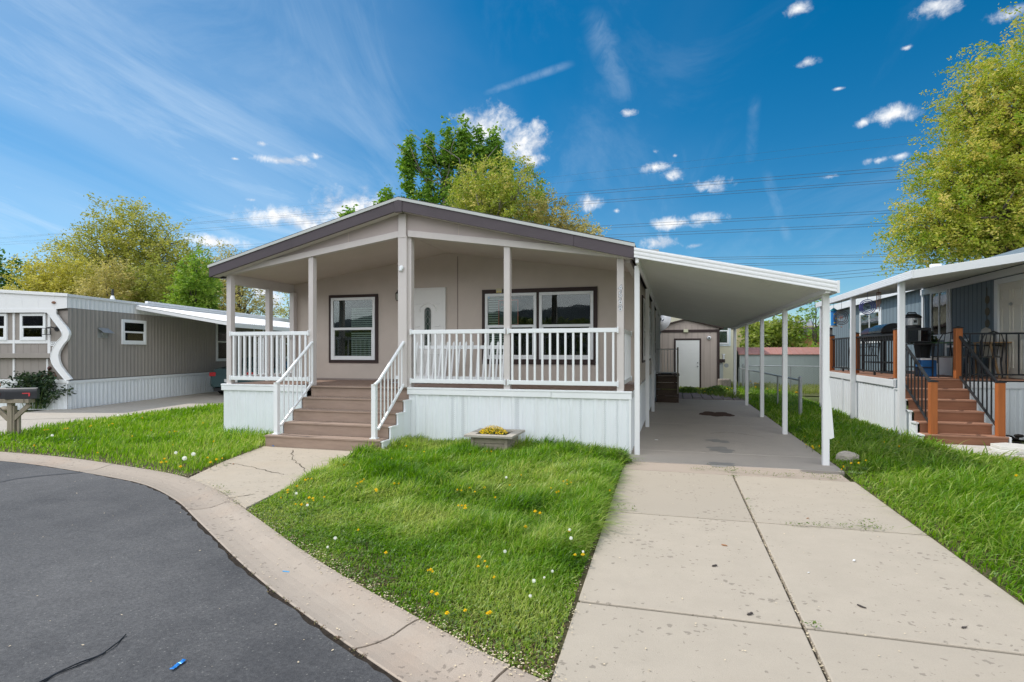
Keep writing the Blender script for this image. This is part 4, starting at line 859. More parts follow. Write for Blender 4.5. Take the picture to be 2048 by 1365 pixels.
def chain_fence(p, q, n, label, h=.95, first=.045):
    p = Vector(p); q = Vector(q); t = thing('chain_link_fence', label, 'fence', p, 0, 'chain link fences around the back yard')
    m = M(); m.tube([p+Vector((0,0,h)), q+Vector((0,0,h))], .022, 8); m.obj('top_rail', STEEL, t)
    for k in range(n+1):
        c = p+(q-p)*k/n; e = k == 0; M().lathe([(first if e else .025, -.02), (first if e else .025, h+(.08 if e else -.01)), (.01, h+(.11 if e else 0))], c, 10).obj('post', STEEL, t, smooth=False)
    m = M(); m.quad(p+Vector((0,0,.03)), q+Vector((0,0,.03)), q+Vector((0,0,h-.02)), p+Vector((0,0,h-.02))); m.obj('wire_mesh', MESHM, t, recalc=False)
chain_fence((3.1, 16.2, 0), (2.75, 27.5, 0), 4, 'chain link fence running back from a thick grey post beside the carport')
chain_fence((2.95, 27.6, 0), (8.6, 26.6, 0), 3, 'chain link fence crossing the yard before the grey shed', 1.05)
# far things between the posts
ut = thing('utility_box', 'round green utility pedestal in the far yard grass', 'utility box', (8.3, 31, 0)); m = M(); m.lathe([(.30,0),(.32,.1),(.32,.95),(.26,1.05),(.05,1.1)], (8.3, 29.6, 0), 16); m.obj('barrel', mat('pale_green_paint', (.28,.45,.30), .6), ut); m = M(); m.lathe([(.335,.3),(.335,.34)], (8.3,29.6,0), 16); m.lathe([(.335,.7),(.335,.74)], (8.3,29.6,0), 16); m.obj('band', mat('dark_green_band', (.12,.25,.14), .6), ut)
ph = thing('pale_bungalow', 'pale far bungalow with a flat awning beyond the back yard', 'house', (13, 44, 0)); m = M(); m.box(11.2, 18, 44, 52, .4, 3.4); m.obj('wall', mat('pale_wall', (.66,.64,.56), .7), ph); m = M(); m.prism([(44-.5, 3.35), (52, 3.6), (52, 3.85), (44-.5, 3.55)], 10.9, 18.3, 'x'); m.obj('roof', WHITEM, ph); M().box(13.0, 14.6, 43.9, 43.99, .9, 3.0).obj('porch_screen', mat('dark_screen', (.10,.11,.10), .7), ph); M().box(12.0, 12.12, 42.4, 42.5, 0, 3.3).obj('post', WHITE, ph)
tr_ = thing('rust_container', 'rust orange shed wall behind the leafy yard tree', 'shed', (8.6, 46, 0)); m = M(); m.box(7.0, 11.0, 46, 49, -.1, 2.9); m.obj('wall', mat('rusty_orange_wall', (.36,.17,.09), .8, .2, .2, 3), tr_); m = M(); m.prism([(45.7,2.9),(47.5,3.5),(49.3,2.9)], 6.8, 11.2, 'x'); m.obj('roof', SHINGLE, tr_)
# ================================================================== ground, road, kerb, driveway
def inpoly(x, y, poly):
    n = len(poly); c = np.zeros(len(x), bool); j = n-1
    for i in range(n):
        xi, yi = poly[i]; xj, yj = poly[j]
        k = ((yi > y) != (yj > y)) & (x < (xj-xi)*(y-yi)/((yj-yi) or 1e-9)+xi); c ^= k; j = i
    return c
def noise2(x, y, s, seed=0):
    r = np.random.default_rng(seed+100); v = np.zeros_like(x); w = 0
    for o in range(4):
        for k in range(4):
            a = r.uniform(0, 2*math.pi); f = s*2**o*r.uniform(.7, 1.3); v += np.sin((x*math.cos(a)+y*math.sin(a))*f+r.uniform(0, 6.3))/(1.6**o); w += .5/(1.6**o)
    return np.clip(.5+v/w/2.6, 0, 1)
def catmull(P, n=12):
    out = []
    for i in range(len(P)-1):
        p0 = Vector(P[max(i-1,0)]); p1 = Vector(P[i]); p2 = Vector(P[i+1]); p3 = Vector(P[min(i+2,len(P)-1)])
        for k in range(n):
            t = k/n; out.append(.5*((2*p1)+(-p0+p2)*t+(2*p0-5*p1+4*p2-p3)*t*t+(-p0+3*p1-3*p2+p3)*t**3))
    out.append(Vector(P[-1])); return out
LE = catmull([(-40,5.2),(-20,6.7),(-14,7.0),(-10.93,6.91),(-9.37,6.83),(-7.45,6.49),(-6.35,6.20),(-5.28,5.67),(-4.41,5.10),(-3.09,4.22),(-2.18,3.67),(-1.13,3.10),(-.62,2.86),(.8,2.25),(2.3,1.65),(6,.5),(14,-1.4)], 14)
NRM = []
for i, p in enumerate(LE):
    t = (LE[min(i+1,len(LE)-1)]-LE[max(i-1,0)]).normalized(); NRM.append(Vector((t.y, -t.x)))
def off(i, d): return LE[i]+NRM[i]*d
jit = random.Random(5)
ROADE = [off(i, .497+jit.uniform(-.018,.018)) for i in range(len(LE))]
soil = mat('lawn_soil', (.085,.07,.04), .95, .1, .35, 5, .5, 40, dirt=.8, dirtcol=(.06,.10,.02), dscale=1.5)
def ngon(name, P, z, matl, kind='structure', label=None):
    m = M(); m._a([(p[0], p[1], z) for p in P], [tuple(range(len(P)))]); o = m.obj(name, matl)
    if o.data.polygons[0].normal.z < 0: o.data.flip_normals()
    return tag(o, label, kind=kind)
gm_ = mat('far_ground', (.10,.12,.045), .95, .1, .35, .35, .2, 10, dirt=.5, dirtcol=(.16,.13,.08), dscale=.1)
m = M(); m.quad((-600,-600,-.06),(600,-600,-.06),(600,900,-.06),(-600,900,-.06)); tag(m.obj('ground', gm_, recalc=False), kind='structure')
# asphalt
am = bpy.data.materials.new('asphalt'); t_ = nt(am)
def _asphalt():
    N = t_.nodes; L = t_.links; o = N.new('ShaderNodeOutputMaterial'); p = N.new('ShaderNodeBsdfPrincipled'); L.new(p.outputs[0], o.inputs[0]); p.inputs['Roughness'].default_value = .82; p.inputs['Specular IOR Level'].default_value = .35
    tc = N.new('ShaderNodeTexCoord')
    def noise(s, d=6, r=.6):
        n = N.new('ShaderNodeTexNoise'); n.inputs['Scale'].default_value = s; n.inputs['Detail'].default_value = d; n.inputs['Roughness'].default_value = r; L.new(tc.outputs['Object'], n.inputs[0]); return n.outputs[0]
    def ramp(i, a, b, ca, cb):
        r = N.new('ShaderNodeValToRGB'); e = r.color_ramp.elements; e[0].position = a; e[1].position = b; e[0].color = (*ca, 1); e[1].color = (*cb, 1); L.new(i, r.inputs[0]); return r.outputs[0]
    def mix(a, b, f, mode='MIX'):
        x = N.new('ShaderNodeMixRGB'); x.blend_type = mode
        if isinstance(f, float): x.inputs[0].default_value = f
        else: L.new(f, x.inputs[0])
        L.new(a, x.inputs[1]); L.new(b, x.inputs[2]); return x.outputs[0]
    big = ramp(noise(.55, 7, .7), .34, .66, (.055,.056,.060), (.118,.117,.118))
    fine = ramp(noise(55, 5, .75), .38, .66, (.70,.70,.71), (1.32,1.31,1.29))
    c = mix(big, fine, 1.0, 'MULTIPLY')
    v = N.new('ShaderNodeTexVoronoi'); v.inputs['Scale'].default_value = 38; L.new(tc.outputs['Object'], v.inputs[0])
    sp = ramp(v.outputs['Distance'], .05, .26, (1,1,1), (0,0,0)); cs = N.new('ShaderNodeSeparateColor'); L.new(v.outputs['Color'], cs.inputs[0])
    gt = N.new('ShaderNodeMath'); gt.operation = 'GREATER_THAN'; gt.inputs[1].default_value = .72; L.new(cs.outputs[0], gt.inputs[0]); ml = N.new('ShaderNodeMath'); ml.operation = 'MULTIPLY'; L.new(sp, ml.inputs[0]); L.new(gt.outputs[0], ml.inputs[1])
    pale = N.new('ShaderNodeRGB'); pale.outputs[0].default_value = (.22,.215,.20,1); c = mix(c, pale.outputs[0], ml.outputs[0])
    oil = ramp(noise(1.1, 4), .60, .72, (1,1,1), (.72,.72,.73)); c = mix(c, oil, 1.0, 'MULTIPLY')
    L.new(c, p.inputs['Base Color']); b = N.new('ShaderNodeBump'); b.inputs['Strength'].default_value = .55; b.inputs['Distance'].default_value = .008; L.new(noise(150, 3), b.inputs['Height']); L.new(b.outputs[0], p.inputs['Normal'])
_asphalt()
ngon('road', [(p.x, p.y) for p in ROADE]+[(30,-60),(-70,-60),(-70,4)], -.010, am)
m = M(); m.strip([(*off(i, .455), -.017) for i in range(len(LE))], [(*off(i, .56), -.017) for i in range(len(LE))]); tag(m.obj('road_edge_gap', mat('dark_gap_dirt', (.035,.028,.022), .95, .1, .4, 25, .4, 60), recalc=False), kind='structure')
# darker tar seam across the road
tar = mat('black_tar', (.022,.022,.024), .6, .5, .2, 20, .2)
pts = [Vector(atZ(x, y)) for x, y in ((-60,972),(0,963),(30,957),(90,950),(165,944))]
m = M(); rr = random.Random(9)
cc = catmull([(p.x, p.y) for p in pts], 8); A = []; B = []
for i, p in enumerate(cc):
    t = (cc[min(i+1,len(cc)-1)]-cc[max(i-1,0)]).normalized(); n = Vector((-t.y, t.x)); w = .035+rr.uniform(-.012,.012); A.append((p.x+n.x*w, p.y+n.y*w, -.0065)); B.append((p.x-n.x*w, p.y-n.y*w, -.0065))
m.strip(A, B); tag(m.obj('tar_seam', tar, recalc=False), kind='structure')
# concrete
def concrete(name, base, pits=True, warm=(.42,.36,.29), stain=.35):
    m_ = bpy.data.materials.new(name); t = nt(m_); N = t.nodes; L = t.links
    o = N.new('ShaderNodeOutputMaterial'); p = N.new('ShaderNodeBsdfPrincipled'); L.new(p.outputs[0], o.inputs[0]); p.inputs['Roughness'].default_value = .85; p.inputs['Specular IOR Level'].default_value = .25
    tc = N.new('ShaderNodeTexCoord')
    def noise(s, d=6, r=.6):
        n = N.new('ShaderNodeTexNoise'); n.inputs['Scale'].default_value = s; n.inputs['Detail'].default_value = d; n.inputs['Roughness'].default_value = r; L.new(tc.outputs['Object'], n.inputs[0]); return n.outputs[0]
    def mr(i, a, b, c, d):
        x = N.new('ShaderNodeMapRange'); x.inputs[1].default_value = a; x.inputs[2].default_value = b; x.inputs[3].default_value = c; x.inputs[4].default_value = d; L.new(i, x.inputs[0]); return x.outputs[0]
    def rgb(c):
        x = N.new('ShaderNodeRGB'); x.outputs[0].default_value = (*c, 1); return x.outputs[0]
    def mix(a, b, f):
        x = N.new('ShaderNodeMixRGB'); L.new(f, x.inputs[0]); L.new(a, x.inputs[1]); L.new(b, x.inputs[2]); return x.outputs[0]
    c = mix(rgb([k*.93 for k in base]), rgb([min(1, k*1.07) for k in base]), mr(noise(3, 8, .7), .3, .7, 0, 1))
    oi = N.new('ShaderNodeObjectInfo'); c = mix(c, rgb([k*.86 for k in base]), mr(oi.outputs['Random'], 0, 1, 0, .8))
    c = mix(c, rgb(warm), mr(noise(.9, 6), .5, .75, 0, stain))
    c = mix(c, rgb([k*.72 for k in base]), mr(noise(2.1, 7, .75), .58, .8, 0, stain*1.2))
    c = mix(c, rgb([k*.80 for k in base]), mr(noise(90, 3), .5, .75, 0, .5))
    h = noise(160, 3)
    if pits:
        v = N.new('ShaderNodeTexVoronoi'); v.inputs['Scale'].default_value = 19; v.inputs['Randomness'].default_value = 1
        nz = N.new('ShaderNodeTexNoise'); nz.inputs['Scale'].default_value = 30; L.new(tc.outputs['Object'], nz.inputs[0]); mx = N.new('ShaderNodeMixRGB'); mx.inputs[0].default_value = .06; L.new(tc.outputs['Object'], mx.inputs[1]); L.new(nz.outputs['Color'], mx.inputs[2]); L.new(mx.outputs[0], v.inputs[0])
        sc_ = N.new('ShaderNodeSeparateColor'); L.new(v.outputs['Color'], sc_.inputs[0]); big = mr(noise(1.3, 5), .38, .62, .06, .42)
        thr = N.new('ShaderNodeMath'); thr.operation = 'MULTIPLY'; L.new(sc_.outputs[0], thr.inputs[0]); L.new(big, thr.inputs[1])
        lt = N.new('ShaderNodeMath'); lt.operation = 'LESS_THAN'; L.new(v.outputs['Distance'], lt.inputs[0]); L.new(thr.outputs[0], lt.inputs[1])
        fac = N.new('ShaderNodeMath'); fac.operation = 'MULTIPLY'; fac.inputs[1].default_value = .55; L.new(lt.outputs[0], fac.inputs[0])
        c = mix(c, rgb([k*.38 for k in base]), fac.outputs[0])
        sb = N.new('ShaderNodeMath'); sb.operation = 'SUBTRACT'; L.new(h, sb.inputs[0]); L.new(lt.outputs[0], sb.inputs[1]); h = sb.outputs[0]
    L.new(c, p.inputs['Base Color'])
    b = N.new('ShaderNodeBump'); b.inputs['Strength'].default_value = .35; b.inputs['Distance'].default_value = .008; L.new(h, b.inputs['Height']); L.new(b.outputs[0], p.inputs['Normal'])
    return m_
DRIVE = concrete('driveway_concrete', (.455,.398,.322))
CARP = concrete('carport_concrete', (.475,.42,.365), False, (.34,.30,.27), .6)
KERB = concrete('kerb_concrete', (.40,.34,.28), True, (.40,.29,.215), .6)
WALK = concrete('walk_concrete', (.46,.40,.32), True, (.46,.37,.27), .4)
LDRV = concrete('left_drive_concrete', (.45,.41,.355), False)
def slab(name, P, z0, z1, matl, bev=.008):
    m = M(); m.prism(P, z0, z1, 'z'); return tag(m.obj(name, matl, bevel=bev), kind='structure')
# driveway: two columns of slabs, cross joints
def edgeY(x):                       # kerb back edge under a given x
    for a, b in zip(LE[:-1], LE[1:]):
        if a.x <= x <= b.x: return a.y+(b.y-a.y)*(x-a.x)/max(b.x-a.x, 1e-6)
DL = lambda y: -.62-(y-3)*.021
J = .765; gp = .011
for (y0, y1) in ((None, 3.86), (3.888, 6.128), (6.158, 8.38)):
    a = edgeY(-.62)+.012 if y0 is None else y0; b = edgeY(J)+.012 if y0 is None else y0; c = edgeY(2.25)+.012 if y0 is None else y0
    slab('driveway_slab', [(DL(a), a), (J-gp, b), (J-gp, y1), (DL(y1), y1)], -.08, .0, DRIVE); slab('driveway_slab', [(J+gp, b), (2.25, c), (2.25, y1), (J+gp, y1)], -.08, .001, DRIVE)
slab('driveway_slab', [(-.72, 8.40), (2.2, 8.40), (2.2, 9.03), (-.72, 9.03)], -.08, .002, concrete('driveway_strip_concrete', (.42,.35,.29), False))
for (y0, y1) in ((9.036, 10.1), (10.115, 14.0), (14.015, 17.5), (17.515, 21.2)): slab('carport_slab', [(-.72, y0), (2.3, y0), (2.3, y1), (-.72, y1)], -.08, .0035, CARP)
ST = mat('dark_oil_stain', (.17,.15,.135), .8, .3, .2, 6)
def blot(x, y, rx, ry, seed, z=.0078):
    r = random.Random(seed); P = []
    for k in range(28):
        a = k/28*2*math.pi; q = 1+.25*math.sin(a*2+seed)+.15*math.sin(a*5+seed*2)+r.uniform(-.06,.06); P.append((x+rx*q*math.cos(a), y+ry*q*math.sin(a)))
    return P
for k, (px, py, rx, ry) in enumerate(((1436,883,.19,.20),(1441,900,.24,.26),(1441,930,.24,.15))):
    x, y, _ = atZ(px, py); ngon('oil_stain', blot(x, y, rx, ry, k+3), .0055, mat('faint_oil_stain', (.27,.255,.235), .85, .25, .15, 6) if k else mat('faint_oil_stain', (.27,.255,.235)))
# rust-brown patch further in under the carport
x, y, _ = atZ(1432, 829); ngon('dirt_patch', blot(x, y, .35, .75, 8), .0060, mat('rust_brown_dirt', (.10,.06,.045), .95, .1, .3, 12))
# pavers at the back
rr = random.Random(2); PV = mat('mauve_paver', (.27,.22,.21), .9, .2, .2, 5, .2)
for i in range(9):
    for k in range(5):
        x0 = -.4+i*.34; y0 = 21.4+k*.62+rr.uniform(-.03,.03)
        tag(M().box(x0+.012, x0+.325, y0+.012, y0+.60, -.05, .002+rr.uniform(0,.014)).obj('paving_slab', PV, bevel=.008), kind='structure')
# walk to the stairs
slab('walkway', [(-6.27, 6.19), (-5.28, 5.70), (-4.47, 5.17), (-4.80, 6.9), (-5.05, 8.62), (-7.06, 8.62), (-6.7, 7.3)], -.08, .006, WALK)
CRK = mat('dark_crack', (.06,.05,.04), .95, .1)
def crack(P, w, z, name='crack'):
    r = random.Random(len(P)); m = M(); C = catmull([atZ(*p)[:2] for p in P], 6); A = []; B = []
    for i, p in enumerate(C):
        t = (C[min(i+1,len(C)-1)]-C[max(i-1,0)]).normalized(); n = Vector((-t.y, t.x)); p = p+n*r.uniform(-.02,.02); ww = w*r.uniform(.4,1.2); A.append((*(p+n*ww), z)); B.append((*(p-n*ww), z))
    m.strip(A, B); return tag(m.obj(name, CRK, recalc=False), kind='structure')
crack([(452,928),(480,931),(510,937),(545,946),(570,950)], .006, .0105); crack([(585,902),(584,917),(592,925),(604,935),(612,945)], .006, .0105); crack([(455,998),(480,995),(510,990)], .008, .0105)
crack([(1420,868),(1460,866),(1530,876)], .006, .0076)
# kerb and gutter in cast lengths
prof = [(0,.010),(.035,.010),(.10,.002),(.18,-.018),(.25,-.028),(.32,-.028),(.40,-.020),(.452,-.010),(.462,-.014),(.463,-.09)]
def nearest(px, py):
    x, y, _ = atZ(px, py); return min(range(len(LE)), key=lambda i: (LE[i].x-x)**2+(LE[i].y-y)**2)
cuts = [0]+sorted({nearest(*p) for p in ((225,932),(468,1003),(850,1243),(1030,1330))})+[len(LE)-1]
kr = random.Random(4)
for a, b in zip(cuts[:-1], cuts[1:]):
    m = M(); rows = []
    for i in range(a, b+1):
        sft = 0
        rows.append([( *(LE[i]+NRM[i]*d), z) for d, z in prof])
    # fine gap at the ends
    if a > 0: t = (Vector(rows[1][0])-Vector(rows[0][0])).normalized()*.009; rows[0] = [tuple(Vector(p)+t) for p in rows[0]]
    if b < len(LE)-1: t = (Vector(rows[-1][0])-Vector(rows[-2][0])).normalized()*.009; rows[-1] = [tuple(Vector(p)-t) for p in rows[-1]]
    for r0, r1 in zip(rows[:-1], rows[1:]): m.strip(r0, r1)
    m._a(rows[0]+[(rows[0][0][0], rows[0][0][1], -.09)], [tuple(range(len(prof)+1))]); m._a(rows[-1]+[(rows[-1][0][0], rows[-1][0][1], -.09)], [tuple(range(len(prof)+1))])
    tag(m.obj('kerb', KERB, recalc=True), kind='structure')
# left driveway
P = [lw(-.3,-.15), lw(.1,-.02), lw(.05,14), lw(3.85,14), lw(3.7,1.8), lw(3.1,-.8), lw(2.85,-3.0), lw(2.95,-4.6)]
P = [(p[0], p[1]) for p in P]+[(-13.0, 7.06), (-16.5, 7.0), (-17.3, 9.5)]
slab('left_driveway', P, -.08, .004, LDRV)
m = M(); m.bar((*lw(-.4,-3.05)[:2], .0062), (*lw(2.85,-1.9)[:2], .0062), .016, .002); tag(m.obj('driveway_joint', CRK), kind='structure')
# lawns
i0 = nearest(372, 955); i1 = nearest(495, 1020); i2 = min(range(len(LE)), key=lambda i: abs(LE[i].x+.64)); iL = min(range(len(LE)), key=lambda i: abs(LE[i].x+13.0))
LAWN_F = [(LE[i].x, LE[i].y) for i in range(i1, i2+1)]+[(-.69, 4.5), (-.73, 6.5), (-.76, 8.4), (-.745, 9.66), (-4.70, 9.66), (-4.72, 8.75), (-5.03, 8.60), (-4.78, 6.9)]
LAWN_L = [(LE[i].x, LE[i].y) for i in range(iL, i0+1)]+[(-6.72, 7.3), (-7.08, 8.66), (-6.92, 9.64), (-8.93, 9.64), (-8.95, 26), (-16.8, 26), (-15.2, 18), lw(3.75,1.8)[:2], lw(3.13,-.8)[:2], lw(2.88,-3.0)[:2], (-13.0, 7.9)]
LAWN_R = [(2.25, 1.5), (9.5, -.2), (10, 10.2), (5.2, 10.2), (4.6, 10.95), (4.5, 12.0), (4.34, 13.3), (4.34, 28), (2.33, 28), (2.29, 9.0), (2.25, 8.4)]
LAWN_B = [(-.9, 27), (2.3, 21.3), (2.33, 28), (3.0, 27), (4.34, 25.2), (13, 25.3), (16, 60), (-3, 60), (-3, 31), (2.3, 30.4), (2.3, 26.8)]
for P in ([(x+.065 if x > -.80 and y > 3.2 and y < 9.7 else x, y) for x, y in LAWN_F], LAWN_L, LAWN_R): ngon('lawn', P, -.004, soil)
ngon('back_lawn', [(-12, 26.3), (2.3, 26.3), (2.3, 24.4), (20, 24.4), (20, 70), (-12, 70)], -.02, mat('back_lawn_soil', (.11,.12,.05), .95, .1, .35, 2))

# ------------------------------------------------------------------ grass blades
def blades(name, poly, n, hf, matl, label, seed=0, w=.0042, wind=(1,-.25), leanf=None, near=5.5, dens=None, tintf=None, ref=1.25):
    r = np.random.default_rng(seed); P = np.array(poly); lo = P.min(0); hi = P.max(0)
    x = r.uniform(lo[0], hi[0], n); y = r.uniform(lo[1], hi[1], n); k = inpoly(x, y, poly); x = x[k]; y = y[k]
    d = np.hypot(x, y); keep = r.random(len(x)) < np.minimum(1, (near/d)**ref); 
    if dens is not None: keep &= r.random(len(x)) < dens(x, y)
    x = x[keep]; y = y[keep]; d = d[keep]; N = len(x)
    h = hf(x, y)*r.uniform(.5, 1.3, N); lean = (leanf(x, y) if leanf else .5)*r.uniform(.3, 1.5, N)
    wa = math.atan2(wind[1], wind[0]); az = wa+r.normal(0, 1.15, N); ww = w*np.maximum(1, (d/near))**.8*r.uniform(.7, 1.35, N)
    ca, sa = np.cos(az), np.sin(az); tw = az+math.pi/2+r.normal(0, .5, N); px, py = np.cos(tw), np.sin(tw)
    V = np.zeros((N, 7, 3), np.float32)
    for j, (t, s) in enumerate(((0,1),(.38,.9),(.72,.62),(1,0))):
        rad = lean*h*t**1.7; z = h*(t-.42*np.minimum(lean,1.6)*t**2.1); z = np.maximum(z, .006+.01*t)
        cx = x+ca*rad; cy = y+sa*rad
        if j < 3:
            V[:,2*j,0] = cx-px*ww*s; V[:,2*j,1] = cy-py*ww*s; V[:,2*j,2] = z-.012*(j == 0); V[:,2*j+1,0] = cx+px*ww*s; V[:,2*j+1,1] = cy+py*ww*s; V[:,2*j+1,2] = z-.012*(j == 0)
        else: V[:,6,0] = cx; V[:,6,1] = cy; V[:,6,2] = z
    b = (np.arange(N)*7)[:,None]
    Q = np.concatenate([b+np.array([[0,1,3,2]]), b+np.array([[2,3,5,4]])]); T3 = b+np.array([[4,5,6]])
    ti = (tintf(x, y) if tintf is not None else .5*np.ones(N))+r.normal(0, .16, N); ti = np.repeat(np.clip(ti, 0, 1), 7)
    o = npmesh(name, V.reshape(-1, 3), [Q, T3], matl, ti, smooth=True); tag(o, label, kind='stuff'); return o
GR = leaf_mat('lawn_grass', (.032,.100,.012), (.150,.305,.014), (.46,.51,.15), .42, .40)
def kd(x, y):                      # distance from the kerb back edge
    E = np.array([(p.x, p.y) for p in LE]); return np.sqrt(((x[:,None]-E[None,::3,0])**2+(y[:,None]-E[None,::3,1])**2).min(1))
def chunk(f):
    def g_(x, y):
        return np.concatenate([f(x[i:i+20000], y[i:i+20000]) for i in range(0, len(x), 20000)]) if len(x) else np.zeros(0)
    return g_
kd = chunk(kd)
def clumpf(seed, poly, n, r0=.10, r1=.30, sgn=False):
    r = np.random.default_rng(seed); P = np.array(poly); lo = P.min(0); hi = P.max(0); cx = r.uniform(lo[0], hi[0], n*2); cy = r.uniform(lo[1], hi[1], n*2); k = inpoly(cx, cy, poly) & (cy < 14); cx = cx[k]; cy = cy[k]; rr_ = r.uniform(r0, r1, len(cx)); am = r.uniform(-1, 1, len(cx)) if sgn else r.uniform(.35, 1, len(cx))
    def g_(x, y):
        v = np.zeros(len(x))
        for a, b, c, d in zip(cx, cy, rr_, am): v += d*np.exp(-((x-a)**2+(y-b)**2)/(c*c)) if sgn else np.maximum(0, d*np.exp(-((x-a)**2+(y-b)**2)/(c*c))-v)
        return v
    return g_
CF, CFt = clumpf(101, LAWN_F, 150), clumpf(102, LAWN_F, 90, .15, .45, True)
CRh, CRt = clumpf(103, LAWN_R, 220, .12, .38), clumpf(104, LAWN_R, 120, .2, .5, True)
CLh, CLt = clumpf(105, LAWN_L, 260, .12, .35), clumpf(106, LAWN_L, 120, .2, .6, True)
def hF(x, y):
    k = np.clip((kd(x, y)-.15)/1.6, 0, 1); n = noise2(x, y, 1.6, 1); return np.clip((-.60-x)/.3, .45, 1)*((.035+.075*k)+.08*k*np.clip(n-.40, 0, 1)*1.9+.16*k*CF(x, y))
def dF(x, y):
    k = kd(x, y); return np.clip(.45+k/.7, .0, 1)*np.clip((-.64-x)/.10+noise2(x, y, 5, 77)*1.6-.6, .05, 1)*np.where(noise2(x, y, 2.6, 3) < .36, np.clip(.5+(k-.6)/1.2, .45, 1), 1)
def tF(x, y): return .14+.60*noise2(x, y, 1.5, 2)+.22*noise2(x, y, 6, 4)-.04+.30*CFt(x, y)
blades('grass', LAWN_F, 210000, hF, GR, 'uneven green front lawn grass between the kerb, walk and driveway', 1, dens=dF, leanf=lambda x, y: .35+1.0*noise2(x, y, 1.1, 7), tintf=tF)
def hT(x, y): return .17+.10*noise2(x, y, 2.0, 60)
blades('grass', LAWN_F, 60000, hT, GR, 'long bent tussock grass lying over in the middle of the front lawn', 61, w=.0046, dens=lambda x, y: np.clip((kd(x, y)-.9)/.8, 0, 1)*np.clip((noise2(x, y, 1.7, 62)-.47)*6, 0, 1), leanf=lambda x, y: .9+.9*noise2(x, y, 1.1, 63), tintf=lambda x, y: .30+.6*noise2(x, y, 2.2, 64), wind=(.9,-.5))
blades('grass', LAWN_R, 70000, lambda x, y: np.clip((x-2.25)/.4,.5,1)*(.24+.14*noise2(x, y, 1.7, 66)), GR, 'long arching pale blades in the grass right of the driveway', 65, w=.0052, near=6, dens=lambda x, y: np.clip((noise2(x, y, 1.5, 67)-.40)*6, 0, 1)*(y < 13), leanf=lambda x, y: .9+.9*noise2(x, y, 1.2, 68), tintf=lambda x, y: .5+.45*noise2(x, y, 2.0, 69), wind=(.3,-.9), ref=1.0)
def hL(x, y):
    k = np.clip((kd(x, y)-.05)/.8, 0, 1); return .05+.05*k+.04*k*noise2(x, y, 1.2, 5)+.08*k*CLh(x, y)+.12*np.clip(1-np.hypot(x+8.0, (y-9.2)*1.2)/1.3, 0, 1)
blades('grass', LAWN_L, 330000, hL, GR, 'bright green lawn grass left of the walk around the mailbox post', 2, w=.0046, near=7.0, dens=lambda x, y: np.clip(.1+kd(x, y)/.5, 0, 1), leanf=lambda x, y: .3+.6*noise2(x, y, 1.3, 8), tintf=lambda x, y: .42+.34*noise2(x, y, .9, 6)+.25*CLt(x, y), ref=1.5)
def hR(x, y): 
    e = np.clip((x-2.25)/.45, .42, 1); return e*(.10+.16*noise2(x, y, 1.3, 9)**1.3+.15*CRh(x, y))*np.where(y > 13, .85, 1)+.02
blades('grass', LAWN_R, 300000, hR, GR, 'tall lush lawn grass between the driveway and the right deck', 3, w=.0050, near=6.0, leanf=lambda x, y: .45+.8*noise2(x, y, 1.4, 10), tintf=lambda x, y: .36+.40*noise2(x, y, 1.0, 11)+.28*CRt(x, y), wind=(.6,-.8), ref=1.1)
blades('grass', LAWN_B, 260000, lambda x, y: .12+.16*noise2(x, y, .8, 12), leaf_mat('dry_grass', (.09,.17,.03), (.20,.26,.05), (.36,.34,.13), .4, .5), 'long yellow green grass of the back yard', 4, w=.006, near=12, tintf=lambda x, y: .25+.6*noise2(x, y, .5, 13), ref=1.2)
# low clover and weed leaves
def leaves_on(name, X, Y, Z, size, matl, label, seed, flat=.5, kind='stuff', tint=None, parent=None):
    r = np.random.default_rng(seed); N = len(X); a = r.uniform(0, 2*math.pi, N); s = size*r.uniform(.6, 1.4, N)
    u = np.stack([np.cos(a), np.sin(a), r.normal(0, flat, N)], 1); u /= np.linalg.norm(u, axis=1)[:,None]
    v = np.stack([-np.sin(a), np.cos(a), r.normal(0, flat, N)], 1); v /= np.linalg.norm(v, axis=1)[:,None]
    c = np.stack([X, Y, Z], 1); V = np.stack([c-u*s[:,None], c+v*s[:,None]*.6, c+u*s[:,None], c-v*s[:,None]*.6], 1).reshape(-1, 3)
    F = np.arange(N*4).reshape(-1, 4); ti = np.repeat(np.clip((r.random(N) if tint is None else tint+r.normal(0,.15,N)), 0, 1), 4)
    o = npmesh(name, V, [F], matl, ti, parent); 
    if kind: tag(o, label, kind=kind)
    return o
WEED = leaf_mat('weed_leaf', (.06,.11,.022), (.12,.20,.035), (.20,.25,.07), .35)
DRYW = leaf_mat('dry_litter', (.10,.055,.035), (.20,.12,.06), (.11,.13,.04), .1)
def scatter(poly, n, acc, seed):
    r = np.random.default_rng(seed); P = np.array(poly); lo = P.min(0); hi = P.max(0); x = r.uniform(lo[0], hi[0], n); y = r.uniform(lo[1], hi[1], n); k = inpoly(x, y, poly); x = x[k]; y = y[k]; k = r.random(len(x)) < acc(x, y); return x[k], y[k], r
x, y, r = scatter(LAWN_F, 90000, lambda x, y: np.clip(1.25-kd(x, y)/1.1, 0, 1)*np.clip(noise2(x, y, 3, 20)*1.6-.2, 0, 1), 20)
leaves_on('clover', x, y, r.uniform(.004, .05, len(x)), .010, WEED, 'low clover and weeds in the thin lawn edge near the kerb', 21)
x, y, r = scatter(LAWN_F, 60000, lambda x, y: np.clip(.85-kd(x, y)/.8, 0, 1)*.7, 22)
leaves_on('dry_litter', x, y, r.uniform(.001, .015, len(x)), .010, DRYW, 'brown dry leaf litter along the lawn edge by the kerb', 23, .25)
